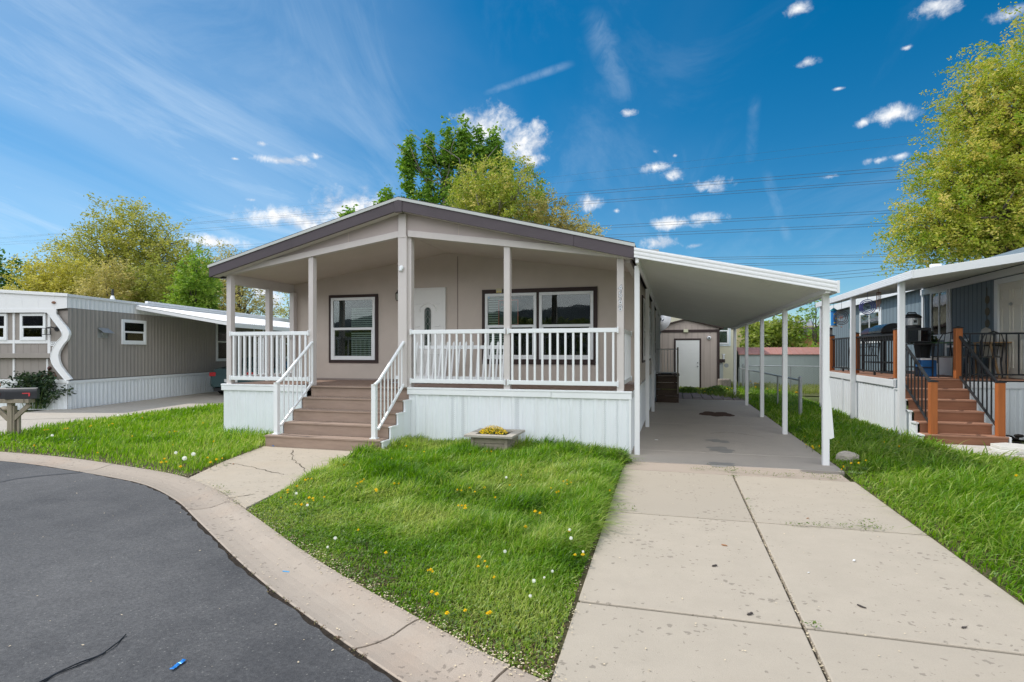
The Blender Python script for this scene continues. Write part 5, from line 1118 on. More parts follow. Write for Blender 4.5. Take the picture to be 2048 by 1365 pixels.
# fallen papery seeds: thick along the lawn edge, loose on kerb, road and drive
PET = mat('pale_papery_seed', (.62,.52,.36), .8, .2, .2, 30)
r = np.random.default_rng(31); PX = []; PY = []; PZ = []
for n, s, z in ((2600, .045, .014), (420, .16, .013)):
    i = r.integers(0, len(LE)-1, n); w = np.array([LE[k].x for k in i]); k = (w > -13) & (w < 1); i = i[k]
    t = r.random(len(i)); o_ = r.normal(-.02, s, len(i)) if z == .014 else r.uniform(-.1, .46, len(i))
    for a, b, c in zip(i, t, o_):
        p = LE[a].lerp(LE[a+1], b)+NRM[a]*c; PX.append(p.x); PY.append(p.y); PZ.append(.016 if c < .05 else float(np.interp(c, [q[0] for q in prof], [q[1] for q in prof]))+.004)
for n, (xa, xb, ya, yb), z in ((130, (-.6,2.2,2.6,8.3), .005), (160, (-9,-1.2,1.5,6.4), -.005), (80, (-6.4,-4.6,5.6,8.6), .01)):
    PX += list(r.uniform(xa, xb, n)); PY += list(r.uniform(ya, yb, n)); PZ += [z]*n
for n in (260,):                    # along the walk edge and driveway edges
    q = r.random(n); PX += list(-6.27-.8*q+r.normal(0,.03,n)); PY += list(6.2+2.4*q); PZ += [.012]*n
    q = r.random(n); PX += list(-.64-.1*q+r.normal(0,.03,n)); PY += list(2.9+5*q); PZ += [.01]*n
    q = r.random(n); PX += list(J+r.normal(0,.006,n)); PY += list(2.4+6*q); PZ += [-.004]*n
PX = np.array(PX); PY = np.array(PY); PZ = np.array(PZ)
inr = np.array([inpoly(np.array([a]), np.array([b]), [(p.x, p.y) for p in ROADE]+[(30,-60),(-70,-60),(-70,4)])[0] for a, b in zip(PX, PY)]); PZ = np.where(inr, -.006, PZ)
leaves_on('fallen_seeds', PX, PY, PZ+.003, .0075, PET, 'pale papery seeds fallen along the kerb and lawn edges', 32, .12)
# weeds in joints
def jointweeds():
    r = np.random.default_rng(41); X = []; Y = []; Z = []
    for (px, py, n, s, hh) in ((1395,942,40,.07,.03),(1418,940,60,.12,.05),(1465,946,90,.06,.07),(1440,943,50,.09,.04),(1512,950,70,.10,.05),(1570,954,60,.10,.04),(1640,958,130,.22,.06),(1675,960,60,.1,.07),(1590,1053,40,.05,.03),(1640,1054,70,.10,.03),(1700,1057,70,.08,.04),(1735,1055,70,.05,.07),(1752,1062,60,.08,.04),(1495,1005,16,.02,.04),(1500,1022,16,.02,.04),(1468,955,30,.03,.04),(1242,1020,36,.05,.05),(1262,1022,18,.03,.04),(1625,1255,24,.03,.03),(1255,925,70,.12,.06),(1262,930,60,.1,.05),(450,990,40,.07,.04),(437,977,30,.05,.04),(475,1010,20,.04,.03)):
        x, y, _ = atZ(px, py); X += list(r.normal(x, s, n)); Y += list(r.normal(y, s*.35, n)); Z += list(r.uniform(.012, .012+hh, n))
    leaves_on('joint_weeds', np.array(X), np.array(Y), np.array(Z), .009, WEED, 'small weeds growing in the driveway and walk joints', 42, .5)
    X = []; Y = []; Z = []
    for k in range(16):              # moss clumps between road and kerb
        i = nearest(*[(480,1108),(500,1125),(540,1160),(560,1178),(600,1200),(640,1236),(720,1290),(690,1270)][k % 8]); p = off(i, .47)
        i2_ = max(1, i+int(r.integers(-3,4))); p = off(i2_, .468); n = 16; X += list(r.normal(p.x, .018, n)); Y += list(r.normal(p.y, .012, n)); Z += list(r.uniform(-.014, -.002, n))
    leaves_on('edge_moss', np.array(X), np.array(Y), np.array(Z), .006, DRYW, 'brown weed crumbs in the gap between road and kerb', 43, .5)
jointweeds()
# ================================================================== plants
YEL = mat('dandelion_yellow', (.84,.60,.012), .6, .2, .1, 40); STEM = mat('plant_stem', (.10,.16,.04), .6)
def dandelion_mesh():
    m = M(); m.tube([(0,0,-.09),(.004,.002,.05),(0,0,.10)], .0028, 5); m.cm = 1
    for ring, (n, rad, z, up) in enumerate(((16,.024,.100,.004),(12,.017,.104,.010),(8,.010,.108,.012))):
        for k in range(n):
            a = k*2*math.pi/n+ring*.2; c, s = math.cos(a), math.sin(a); m._a([(0,0,z-.004),(rad*.6*c-.004*s,rad*.6*s+.004*c,z+up*.5),(rad*c,rad*s,z+up),(rad*.6*c+.004*s,rad*.6*s-.004*c,z+up*.5)], [(0,1,2,3)])
    m.sphere((0,0,.098), .009, 8, 5); m.cm = 0
    for k in range(7):
        a = k*.9+.3; c, q = math.cos(a), math.sin(a); L_ = .08+.012*(k % 3); m._a([(.008*c,.008*q,-.085),(L_*.5*c-.012*q,L_*.5*q+.012*c,-.052),(L_*c,L_*q,-.048),(L_*.5*c+.012*q,L_*.5*q-.012*c,-.052)], [(0,1,2,3)])
    return m.mesh('dandelion', [STEM, YEL], None, False)
def puff_mesh():
    m = M(); m.tube([(0,0,0),(.003,.002,.09),(0,0,.17)], .003, 5); m.cm = 1; m.sphere((0,0,.175), .006, 6, 4); r = random.Random(1)
    for k in range(130):
        z = 1-2*(k+.5)/130; q = k*2.39996; s = math.sqrt(1-z*z); d = Vector((s*math.cos(q), s*math.sin(q), z)); t = d.orthogonal().normalized(); b = d.cross(t); c = Vector((0,0,.175))
        m.tube([c, c+d*.026], .0004, 3, False)
        for j in range(3):
            a = j*2.09; e = t*math.cos(a)+b*math.sin(a); m._a([c+d*.025, c+d*.029+e*.006+d.cross(e)*.002, c+d*.029+e*.006-d.cross(e)*.002], [(0,1,2)])
    return m.mesh('dandelion_clock', [STEM, leaf_mat('white_down', (.85,.85,.82), (.85,.85,.82), (.85,.85,.82), .5)], None, False)
DM, PM = dandelion_mesh(), puff_mesh()
def conv(L, ox, oy, s): return [(ox+x/s, oy+y/s) for x, y in L]
DF = conv([(295,270),(315,265),(335,265),(205,325),(200,340),(250,305),(165,368),(250,402),(272,405),(310,400),(320,365),(345,382),(350,368),(402,362),(575,290),(590,283),(600,278),(618,268),(575,308),(675,320),(690,330),(780,290),(808,292),(770,155),(828,155),(862,152),(842,88),(975,145),(990,150),(1005,148),(940,118),(508,190),(980,232),(1000,240),(1018,228),(975,250),(1130,302),(1120,325),(1145,328),(1190,315),(1215,333),(1268,312),(1190,118),(1185,132),(1260,120),(1285,118),(1300,117),(1470,118),(1490,125),(1505,123),(1497,147),(1515,150),(1120,408),(1140,408),(1160,408),(1165,420),(1330,365),(1405,298),(1470,245),(1695,280),(1712,275),(1728,285),(1710,292),(1625,315),(1650,338),(1668,335),(1940,328),(1548,440),(1572,450),(1480,523),(1755,673),(1805,673),(1720,545),(595,540),(727,664),(965,762),(985,757),(990,768),(1235,738),(1280,742),(1275,710),(1235,685),(1328,797),(990,875),(1000,882),(1073,990),(1168,972),(1277,988),(1305,990)], 500, 860, 2.703)
DL_ = conv([(335,148),(345,145),(483,138),(505,133),(652,122),(665,115),(795,112),(815,100),(825,102),(1035,58),(1240,163),(1270,158),(1300,158),(960,192),(1105,150),(1260,257),(1480,95),(1558,232),(240,262),(712,312),(1175,382),(1213,380),(1205,355),(1540,382),(1582,362),(1635,353),(1520,347),(1330,412)], 0, 820, 3.657)
DR_ = conv([(180,475),(157,487),(145,505),(48,520),(65,592),(112,622),(115,608),(170,605),(297,563),(350,568),(352,575),(335,583),(795,455),(902,607),(765,567),(470,760),(405,795),(382,818),(550,760),(600,735),(1973,875)], 1600, 760, 4.571)
DB_ = conv([(430,1110),(480,1135),(500,1140),(520,1140),(545,1150),(490,1190),(548,1203),(650,1215),(810,1235),(1025,1262),(1050,1265),(1075,1268)], 1440, 600, 6.825)
rr = random.Random(6)
def plantat(name, me, L, zt, label, cat, group, s0=1., poly=None):
    for px, py in L:
        zt_ = zt if py < 1080 else zt*.62; zt_ = .07 if 1600 < px < 1692 and zt == .20 else zt_; x, y, z = atZ(px, py, zt_); o = link(name, me); h = .105 if me is DM else .175
        sc = s0*rr.uniform(.75, 1.25)*(1 if py < 1080 else .8); o.location = (x, y, zt_-h*sc); o.rotation_euler = (rr.uniform(-.2,.2), rr.uniform(-.2,.2), rr.uniform(0,6)); o.scale = (sc, sc, sc); tag(o, label, cat, group)
plantat('dandelion', DM, DF, .135, 'yellow dandelion blooming in the front lawn before the porch', 'flower', 'yellow dandelions in the front lawn', .78)
plantat('dandelion', DM, DL_, .12, 'yellow dandelion blooming in the lawn left of the walk', 'flower', 'yellow dandelions in the left lawn', .95)
plantat('dandelion', DM, DR_, .20, 'yellow dandelion blooming in the tall grass right of the driveway', 'flower', 'yellow dandelions in the right lawn', .95)
plantat('dandelion', DM, DB_, .22, 'yellow dandelion blooming in the back yard behind the wire fence', 'flower', 'yellow dandelions in the back yard', 2.2)
plantat('dandelion_clock', PM, conv([(250,342),(308,408),(460,588),(420,635),(1388,255),(1733,540),(1735,588),(1795,660),(1593,795),(1508,895),(1390,655),(1535,815),(1630,765)], 500, 860, 2.703), .19, 'white dandelion seed head standing in the front lawn', 'flower', 'dandelion seed heads in the front lawn', .45)
plantat('dandelion_clock', PM, conv([(375,188),(1300,312),(1420,325),(1330,352),(850,40)], 0, 820, 3.657), .16, 'white dandelion seed head standing in the lawn left of the walk', 'flower', 'dandelion seed heads in the left lawn', .9)
# planter with yellow flowers
pl = thing('planter_box', 'weathered grey wooden planter box with overhanging rim before the white skirting', 'planter', (-2.86, 9.1, 0))
PW = mat('weathered_grey_wood', (.30,.265,.21), .88, .2, .3, 5, .35, 60, stretch=(.6,4,4), dirt=.5, dirtcol=(.13,.11,.085), dscale=3)
PWT = mat('pale_weathered_wood', (.40,.37,.325), .85, .2, .2, 6, .3, 60, stretch=(.6,4,4))
m = M()
for z in (.0, .105, .21): 
    m.box(-3.18, -2.58, 8.80, 8.83, z, z+.10); m.box(-3.18, -2.58, 9.42, 9.45, z, z+.10); m.box(-3.18, -3.15, 8.832, 9.418, z, z+.10); m.box(-2.61, -2.58, 8.832, 9.418, z, z+.10)
for x in (-3.2, -2.63): m.box(x, x+.05, 8.78, 8.799, 0, .31)
m.obj('side', PW, pl, bevel=.004)
m = M(); m.box(-3.29, -2.48, 8.70, 8.84, .311, .35); m.box(-3.29, -2.48, 9.40, 9.54, .311, .35); m.box(-3.29, -3.15, 8.841, 9.399, .311, .35); m.box(-2.62, -2.48, 8.841, 9.399, .311, .35); m.obj('rim', PWT, pl, bevel=.005)
M().box(-3.15, -2.61, 8.83, 9.42, .2, .30).obj('soil', mat('dark_soil', (.035,.027,.02), .95, .1, .3, 20), pl)
yf = thing('yellow_flowers', 'mound of small bright yellow flowers growing in the planter box', 'flowers', (-2.95, 9.1, .3))
r = np.random.default_rng(51); N = 1500; a = r.uniform(0, 6.28, N); q = np.sqrt(r.random(N)); x = -2.92+.25*q*np.cos(a); y = 9.1+.2*q*np.sin(a); z = .315+.10*(1-q**2)*r.uniform(.5,1.3,N)+.015
yo = leaves_on('blossom', x[:1000], y[:1000], z[:1000]+.015, .0105, YEL, None, 52, .8, None, None); yo.parent = yf; yo.location = -ORG[yf.name]
yo = leaves_on('foliage', x[950:], y[950:], z[950:]-.03, .014, WEED, None, 53, .8, None, None); yo.parent = yf; yo.location = -ORG[yf.name]
# candytuft and weeds along the skirting
def mound(name, label, cat, c, rx, ry, h, N, size, mats, frac=.5, group=None, topo=True):
    t = thing(name, label, cat, c, 0, group); r = np.random.default_rng(int(abs(c[0]*1000+c[1]*77))); a = r.uniform(0, 6.28, N); q = r.random(N)**.5; x = c[0]+rx*q*np.cos(a); y = c[1]+ry*q*np.sin(a); z = c[2]+h*(1-.8*q**2)*r.uniform(.35,1,N)
    k = int(N*frac)
    o = leaves_on('foliage', x[k:], y[k:], z[k:], size*1.2, mats[0], None, 3, .8, None, None); o.parent = t; o.location = -ORG[t.name]
    if k: o = leaves_on('blossom', x[:k], y[:k], z[:k]+.02, size, mats[1], None, 4, .6, None, None); o.parent = t; o.location = -ORG[t.name]
    return t
GREYL = leaf_mat('grey_green_leaf', (.12,.17,.13), (.2,.26,.21), (.3,.36,.31), .3)
BRG = leaf_mat('bright_weed_leaf', (.07,.13,.02), (.12,.20,.03), (.2,.27,.06), .4)
DKL = leaf_mat('dark_weed_leaf', (.02,.04,.015), (.04,.07,.025), (.07,.11,.04), .3)
wf = mat('white_blossom', (.82,.82,.80), .7, .2, .04)
mound('white_flower_clump', 'low grey green clump with white blossom against the skirting', 'plant', (*atZ(1092,893)[:2], 0), .28, .2, .20, 1500, .013, (GREYL, wf), .42)
mound('grey_weed_clump', 'low grey green clump left of the planter box', 'plant', (*atZ(918,887)[:2], 0), .2, .15, .16, 500, .016, (GREYL, wf), 0)
mound('bright_weed_clump', 'bright yellow green weed clump at the driveway corner by the skirting', 'plant', (*atZ(1240,925)[:2], 0), .17, .16, .17, 700, .017, (BRG, wf), 0)
mound('dark_weed_clump', 'dark green weed clump at the right end of the skirting', 'plant', (*atZ(1228,904)[:2], 0), .22, .12, .15, 600, .018, (DKL, wf), 0)
mound('low_weed_row', 'low dark weeds with reddish leaves along the right skirting', 'plant', (*atZ(1170,903)[:2], 0), .5, .12, .09, 700, .016, (DKL, PET), .12)
IRIS = leaf_mat('iris_leaf', (.025,.065,.03), (.04,.10,.04), (.08,.16,.06), .3)
def tuft(px, py, h, n, label, group='dark blade tufts along the white skirting'):
    x, y, _ = atZ(px, py); r = random.Random(px); m = M()
    for k in range(n):
        a = r.uniform(0, 6.28); l = r.uniform(.2,.7); hh = h*r.uniform(.5,1.1); bx, by = x+r.gauss(0,.06), y+r.gauss(0,.03); c, s = math.cos(a), math.sin(a); w = .006
        P = [(bx+c*l*hh*t*t, by+s*l*hh*t*t*.6, hh*(t-.25*l*t*t)) for t in (0,.4,.75,1)]
        m.strip([(p[0]-w*(1-i/3), p[1], p[2]) for i, p in enumerate(P)], [(p[0]+w*(1-i/3), p[1], p[2]) for i, p in enumerate(P)])
    t = thing('blade_tuft', label, 'plant', (x, y, 0), 0, group); o = m.obj('blades', IRIS, t, recalc=False)
for px, py, h, n, lb in ((860,884,.30,20,'dark blade tuft at the skirting between stairs and planter box'),(1050,893,.34,22,'dark blade tuft just right of the planter box'),(1118,897,.42,24,'tall dark blade tuft behind the white flower clump'),(1180,900,.36,16,'thin dark blade tuft at the middle of the right skirting'),(515,862,.28,26,'dark blade tuft at the skirting left of the stairs')): tuft(px, py, h, n, lb)
RL_ = leaf_mat('rose_leaf', (.015,.035,.018), (.03,.065,.028), (.08,.115,.045), .25)
rb_ = thing('rosebush', 'dark leafy rosebush before the grey home beside the mailboxes', 'bush', (*lw(-.95,-.10)[:2], 0))
r = np.random.default_rng(91); LX = []; LY = []; LZ = []; m = M()
for k in range(46):
    a = r.uniform(0, 6.28); q = r.uniform(.2, 1); hh = r.uniform(.55, 1.15)*(1.15-.4*q); tx, ty = -.95+1.0*q*math.cos(a), -.10+.42*q*math.sin(a); bx, by = -.95+.35*q*math.cos(a), -.10+.15*q*math.sin(a)
    P_ = [lw(bx, by, .02), lw(bx*.6+tx*.4, by*.6+ty*.4, hh*.6), lw(tx, ty, hh*.95), lw(tx+.1*math.cos(a), ty+.06*math.sin(a), hh)]; m.tube(P_, [.010,.008,.005,.003], 5)
    for j in range(60):
        t = r.uniform(.18, 1)*2.99; i = int(t); p = Vector(P_[i]).lerp(Vector(P_[i+1]), t-i); LX.append(p.x+r.normal(0,.075)); LY.append(p.y+r.normal(0,.075)); LZ.append(max(.03, p.z+r.normal(0,.06)))
m.obj('stem', STEM, rb_)
o = leaves_on('foliage', np.array(LX), np.array(LY), np.array(LZ), .055, RL_, None, 92, .7, None, None); o.parent = rb_; o.location = -ORG[rb_.name]
b2 = [(*lw(-.1,-.35)[:2], .03), (*lw(-1.6,-.4)[:2], .03)]
mound('orange_flower_stalks', 'orange flower heads rising behind the mailboxes', 'flowers', (*lw(-1.75,-.5)[:2], .62), .16, .1, .42, 160, .03, (WEED, mat('orange_petal', (.75,.30,.02), .6)), .4)
mound('shed_weed_bed', 'bright green weeds growing before the shed and tree stump', 'plant', (1.75, 24.6, 0), .75, .9, .32, 2600, .035, (BRG, YEL), .03)
mound('shed_grass_clump', 'small green grass clump on the pavers before the shed door', 'plant', (.55, 24.8, 0), .5, .6, .25, 1200, .03, (BRG, wf), 0)
mound('deck_flowers', 'yellow potted flowers spilling over the pot by the green table', 'flowers', (5.42, 15.05, RDZ+.70), .3, .22, .38, 700, .028, (DKL, YEL), .12)
# boulder and small litter
m = M(); m.sphere((*atZ(1695,917,.05)[:2], .05), .145, 12, 8, (1.15,.8,.75)); rr2 = random.Random(8)
m.v = [(a+rr2.uniform(-.012,.012), b+rr2.uniform(-.012,.012), c+rr2.uniform(-.012,.012)) for a, b, c in m.v]; tag(m.obj('boulder', mat('pale_brown_rock', (.40,.36,.31), .9, .2, .25, 6, .5, 25), bevel=.02), 'pale brown rock in the grass beside the bent carport post', 'rock')
m = M(); P = [atZ(x, y) for x, y in ((60,1376),(85,1362),(110,1346),(150,1330),(185,1315),(212,1302),(232,1288),(243,1276),(252,1269))]; C = catmull([(p[0], p[1]) for p in P], 5); m.tube([(c.x, c.y, -.002+.004*math.sin(i*.5)) for i, c in enumerate(C)], .0042, 6); m.tube([(c.x+.012, c.y-.012, -.003) for c in C[:26]], .003, 5); tag(m.obj('cable', BLACK, smooth=True), 'black cable lying across the asphalt road', 'cable')
C = catmull([atZ(*p)[:2] for p in ((342,1339),(350,1334),(357,1328),(364,1324),(369,1319))], 4); m = M(); A = []; B = []
for i, p in enumerate(C):
    t = (C[min(i+1,len(C)-1)]-C[max(i-1,0)]).normalized(); n = Vector((-t.y, t.x)); hz = .004+.006*abs(math.sin(i*1.3)); A.append((*(p+n*.011), hz-.006)); B.append((*(p-n*.011), .008-hz))
m.strip(A, B); tag(m.obj('wrapper', mat('blue_foil', (.02,.22,.62), .25, .6, .5, 60, metal=.3), recalc=False), 'crumpled blue foil wrapper lying on the asphalt road', 'litter')
x, y, _ = atZ(547, 894); m = M(); m._a([(x-.03,y,.012),(x,y+.02,.05),(x+.035,y-.01,.02),(x+.01,y-.03,.012)], [(0,1,2,3)]); m._a([(x-.02,y-.02,.03),(x+.02,y+.01,.055),(x+.03,y-.03,.012)], [(0,1,2)]); tag(m.obj('wrapper', MATS['blue_foil']), 'blue scrap beside the foot of the porch stairs', 'litter')
def scrap(px, py, s, matl, label, cat='litter', z=.004):
    x, y, _ = atZ(px, py); r = random.Random(px*7+py); an = r.uniform(0, 3.1); m = M(); P = []
    for k in range(9):
        q = k/9*6.283; rad = s*.75*r.uniform(.45, 1.1); u_, v_ = rad*1.5*math.cos(q), rad*.55*math.sin(q); P.append((x+u_*math.cos(an)-v_*math.sin(an), y+u_*math.sin(an)+v_*math.cos(an)))
    m.prism(P, z, z+s*.22, 'z'); tag(m.obj('scrap', matl), label, cat)
wsc = mat('white_scrap', (.75,.75,.74), .8); dsc = mat('dark_scrap', (.06,.05,.045), .9); tsc = mat('tan_scrap', (.35,.17,.08), .8)
scrap(1313, 881, .04, wsc, 'white stone on the shaded carport concrete near the left post', 'stone', .006)
for px, py, s, mm, lb in ((1709,1123,.028,wsc,'white scrap on the right driveway slab'),(1617,1147,.016,wsc,'tiny white scrap left of the larger white scrap on the driveway'),(1448,1092,.026,tsc,'tan twig bit on the left driveway slab'),(1430,1133,.030,dsc,'dark twig bit on the left driveway slab'),(1500,1230,.030,dsc,'dark leaf on the left driveway slab near the cross joint'),(1722,1215,.030,dsc,'dark leaf on the right driveway slab'),(1928,1257,.026,dsc,'dark bark chip at the right of the driveway'),(1615,1038,.02,tsc,'brown bit lying in the driveway joint'),(466,930,.03,tsc,'small orange-brown stone on the walk')): scrap(px, py, s, mm, lb, z=.004 if px > 1000 else .01)
m = M(); x, y, _ = atZ(572, 1137); m.box(x-.03, x+.03, y-.006, y+.006, -.026, -.0235); tag(m.obj('chalk_mark', mat('blue_chalk', (.05,.35,.7), .8)), 'short blue chalk mark on the kerb', 'mark')

# ================================================================== trees
BARK = mat('grey_brown_bark', (.10,.085,.07), .95, .1, .3, 8, .6, 30)
BARKP = mat('pale_bark', (.24,.22,.19), .95, .1, .25, 8, .5, 30)
def tree(name, label, base, tr, ztop, lobes, nclus, per, size, colors, spray=0., cr=.5, droop=.3, bark=BARK, nb=26, group=None, seed=1, transl=.45, tr_tint=.0, stems=1, flatten=.6):
    """base xy(z), lobes [(dx,dy,z,rx,ry,rz,w)] relative to base xy; spray>0: leaves strung along arching twigs"""
    t = thing(name, label, 'tree', base, 0, group); bx, by, bz = base
    r = np.random.default_rng(seed); Lb = np.array(lobes, float); w = Lb[:,6]/Lb[:,6].sum(); li = r.choice(len(Lb), nclus, p=w)
    d = r.normal(0, 1, (nclus, 3)); d /= np.linalg.norm(d, axis=1)[:,None]; rad = r.random(nclus)**.42; rad *= r.uniform(.78, 1.12, nclus)
    c = Lb[li,:3]+d*rad[:,None]*Lb[li,3:6]; c[:,2] = np.maximum(c[:,2], .4)
    n = nclus*per; ci = np.repeat(np.arange(nclus), per); k = np.tile(np.linspace(0, 1, per), nclus)
    if spray > 0:
        o = d.copy(); o[:,2] = o[:,2]*.6+.25; o += r.normal(0, .45, o.shape); o /= np.linalg.norm(o, axis=1)[:,None]
        sl = spray*r.uniform(.5, 1.4, nclus); p = c[ci]+o[ci]*(k*sl[ci])[:,None]; p[:,2] -= droop*(k**2)*sl[ci]; p += r.normal(0, cr, (n, 3))
    else: p = c[ci]+r.normal(0, 1, (n, 3))*cr*np.array([1,1,.8])
    a = r.uniform(0, 6.283, n); ss = size*r.uniform(.55, 1.35, n)
    u = np.stack([np.cos(a), np.sin(a), r.normal(-.15, flatten, n)], 1); u /= np.linalg.norm(u, axis=1)[:,None]
    v = np.cross(u, r.normal(0, 1, (n, 3))); v /= np.linalg.norm(v, axis=1)[:,None]
    V = np.stack([p-u*ss[:,None], p+v*ss[:,None]*.5, p+u*ss[:,None], p-v*ss[:,None]*.5], 1).reshape(-1, 3)
    ct = r.normal(.5, .2, nclus); ti = np.repeat(np.clip(ct[ci]+r.normal(0, .15, n)+tr_tint, 0, 1), 4)
    lm = MATS.get('leaf_'+name+str(colors)) or leaf_mat('leaf_'+name, *colors, transl); MATS['leaf_'+name+str(colors)] = lm
    npmesh('crown', V, [np.arange(n*4).reshape(-1, 4)], lm, ti, t)
    m = M(); rd = random.Random(seed); tips = []
    for s_ in range(stems):
        ex, ey = (rd.uniform(-.4,.4)*s_, rd.uniform(-.4,.4)*s_); pts = [(0,0,-.1)]+[(ex*f+rd.uniform(-.05,.05)*ztop*.2*f, ey*f, ztop*f) for f in (.25,.5,.75,1)]; m.tube(pts, [tr*1.15, tr, tr*.8, tr*.55, tr*.25], 9); tips.append(pts)
    idx = r.choice(nclus, min(nb, nclus), replace=False)
    for j, q in enumerate(idx):
        e = Vector(c[q]); pts = tips[j % stems]; f = rd.uniform(.25, .85)*4; i = min(int(f), 3); s0 = Vector(pts[i]).lerp(Vector(pts[i+1]), f-i)
        if e.z < s0.z-.5: s0 = Vector(pts[1]).lerp(Vector(pts[2]), rd.random())
        mid = s0.lerp(e, .5)+Vector((0,0,.12*(e-s0).length)); q1 = s0.lerp(mid, .5)+Vector((rd.uniform(-.15,.15), rd.uniform(-.15,.15), 0)); q2 = mid.lerp(e, .5)
        b = max(.02, tr*.32*rd.uniform(.6,1.2)); m.tube([s0, q1, mid, q2, e], [b, b*.8, b*.6, b*.4, b*.15], 6)
        for g_ in range(2):
            e2 = q2+Vector((rd.uniform(-1,1), rd.uniform(-1,1), rd.uniform(-.2,.8)))*(e-s0).length*.3; m.tube([mid, q2.lerp(e2,.4), e2], [b*.4, b*.3, b*.1], 5)
    tmp = m.mesh('trunk', bark, None, True); tk = link('trunk', tmp, t); tmp.polygons.foreach_set('use_smooth', [True]*len(tmp.polygons))
    return t
def gp_(px, d): x, y, _ = atD(px, 703, d); return (x, y, 0)
def pz(py, d): return CAM_H+(703-py)/FPX*d
OL = ((.19,.21,.04),(.33,.34,.065),(.50,.46,.13)); YG = ((0.28, 0.28, 0.049), (0.438, 0.411, 0.079), (0.6, 0.542, 0.175)); TAN = ((.26,.25,.07),(.42,.37,.12),(.58,.50,.22)); BG = ((.11,.21,.03),(.22,.34,.045),(.36,.45,.09)); DG = ((0.035, 0.088, 0.021), (0.079, 0.166, 0.035), (0.149, 0.245, 0.052)); CW = ((.07,.175,.02),(.15,.29,.03),(.30,.42,.06)); FE = ((.17,.26,.035),(.33,.37,.06),(.54,.47,.16)); RB = ((.17,.28,.03),(.36,.40,.06),(.64,.52,.16))
d = 48; tree('elm_tree', 'tallest olive tree of the group left of the taupe home', gp_(250, d), .4, 11, [(-3.4,0,9.0,3.6,3,3.2,1),(0,0,11.0,3.2,3,3.4,1.2),(3.2,0,9.4,3.4,3,3.2,1),(.5,0,7.0,6.5,4,3.0,1.3),(5.6,0,7.6,2.4,2,2.6,.8),(-6.2,0,6.4,2.2,2,2.6,.6),(2.5,0,5.4,5.5,3,2.6,1.0)], 2100, 30, .10, OL, 1.1, .16, .2, nb=40, seed=3)
d = 40; tree('elm_tree', 'yellow green tree rising over the wavy-trimmed grey home roof', gp_(120, d), .25, 6, [(-1.2,0,5.8,2.4,2,2.8,1),(1.5,0,5.4,2.4,2,2.9,1),(0,0,3.6,3.6,2.2,2.6,1.2)], 1500, 30, .085, YG, .8, .11, .2, seed=4)
d = 37; tree('elm_tree', 'pale tan green tree in the middle of the left tree group', gp_(222, d), .2, 5.5, [(0,0,5.2,1.7,1.6,2.3,1),(.4,0,3.4,2.0,1.6,2.0,1)], 620, 30, .075, TAN, .8, .1, .2, seed=5)
d = 38; tree('elm_tree', 'mid green tree with a black vent pipe before it, left tree group', gp_(305, d), .2, 5.5, [(0,0,5.3,1.9,1.8,2.4,1),(-.6,0,3.4,2.2,1.6,2.2,1)], 700, 30, .075, ((.17,.21,.04),(.28,.31,.06),(.42,.41,.12)), .8, .1, .2, seed=6)
d = 35; tree('leafy_tree', 'bright green rounded tree just left of the taupe home', gp_(392, d), .18, 5, [(0,0,5.6,1.15,1.2,2.0,1),(-.5,0,3.6,1.5,1.3,2.0,1)], 620, 30, .08, BG, .5, .10, .1, seed=7)
d = 46; tree('elm_tree', 'yellow green tree behind the bright green rounded tree at left', gp_(425, d), .25, 6.5, [(0,0,6.4,2.4,2,2.6,1),(-2.6,0,6.0,2.2,2,2.6,1),(0,0,3.6,3.2,2,2.2,1)], 800, 28, .085, ((.17,.23,.04),(.31,.36,.06),(.48,.46,.12)), .9, .1, .2, seed=31)
d = 43; tree('elm_tree', 'thin tan tree behind the left corner of the porch roof', gp_(478, d), .22, 7, [(0,0,6.0,2.3,2,2.6,1),(-1.6,0,8.0,1.3,1.2,1.8,.5),(1.0,0,4.2,2.2,2,2.2,1)], 420, 28, .075, TAN, .9, .1, .2, seed=8)
d = 45; tree('leafy_tree', 'dark green tree at the far left edge above the grey roof', gp_(5, d), .25, 7, [(0,0,6.6,2.6,2.4,3.0,1),(-3,0,6.0,2.6,2.4,3.0,1),(.6,0,3.6,2.4,2,2.2,.6)], 480, 22, .15, DG, .4, .2, .1, seed=9)
d = 52; tree('young_tree', 'slender sparse young tree seen through the porch left opening', gp_(580, d), .12, 7.0, [(0,0,5.4,1.0,1,1.8,1),(0,0,3.0,1.3,1,1.2,1)], 70, 18, .09, YG, .9, .08, .1, nb=24, seed=10)
d = 52; tree('young_tree', 'slender sparse young tree beside the porch rear corner post', gp_(599, d), .12, 7.2, [(0,0,5.6,.8,1,1.6,1),(0,0,2.8,1.8,1,1.2,1)], 70, 18, .09, YG, .9, .08, .1, nb=20, seed=12)
# behind the home
d = 37; L = []
for px, pt, rx, hz in ((770,388,.8,2.2),(818,280,.75,3.0),(858,265,.7,3.2),(893,262,.75,3.2),(925,252,.8,3.2),(958,272,.8,3.0),(990,268,.8,3.0),(1015,320,.7,2.5),(800,360,1.0,2.6),(850,340,1.2,2.8),(900,330,1.3,2.8),(960,330,1.4,2.8),(1078,380,.6,2.0),(880,400,2.4,2.4)): L.append(((px-890)/FPX*d*.96, (px-890)/FPX*d*.27, pz(pt-(20 if rx < .9 else -14), d)-hz*.82, rx*(.62 if rx < .9 else 1), rx*(.62 if rx < .9 else 1), hz*.8 if rx < .9 else hz*.6, rx*hz*(2.0 if rx < .9 else 1.5)))
tree('cottonwood_tree', 'bright green broad-leaved tree rising highest behind the gabled home', gp_(890, d), .35, 12.5, L, 1250, 24, .13, CW, 0, .17, nb=46, bark=BARKP, seed=13, transl=.3)
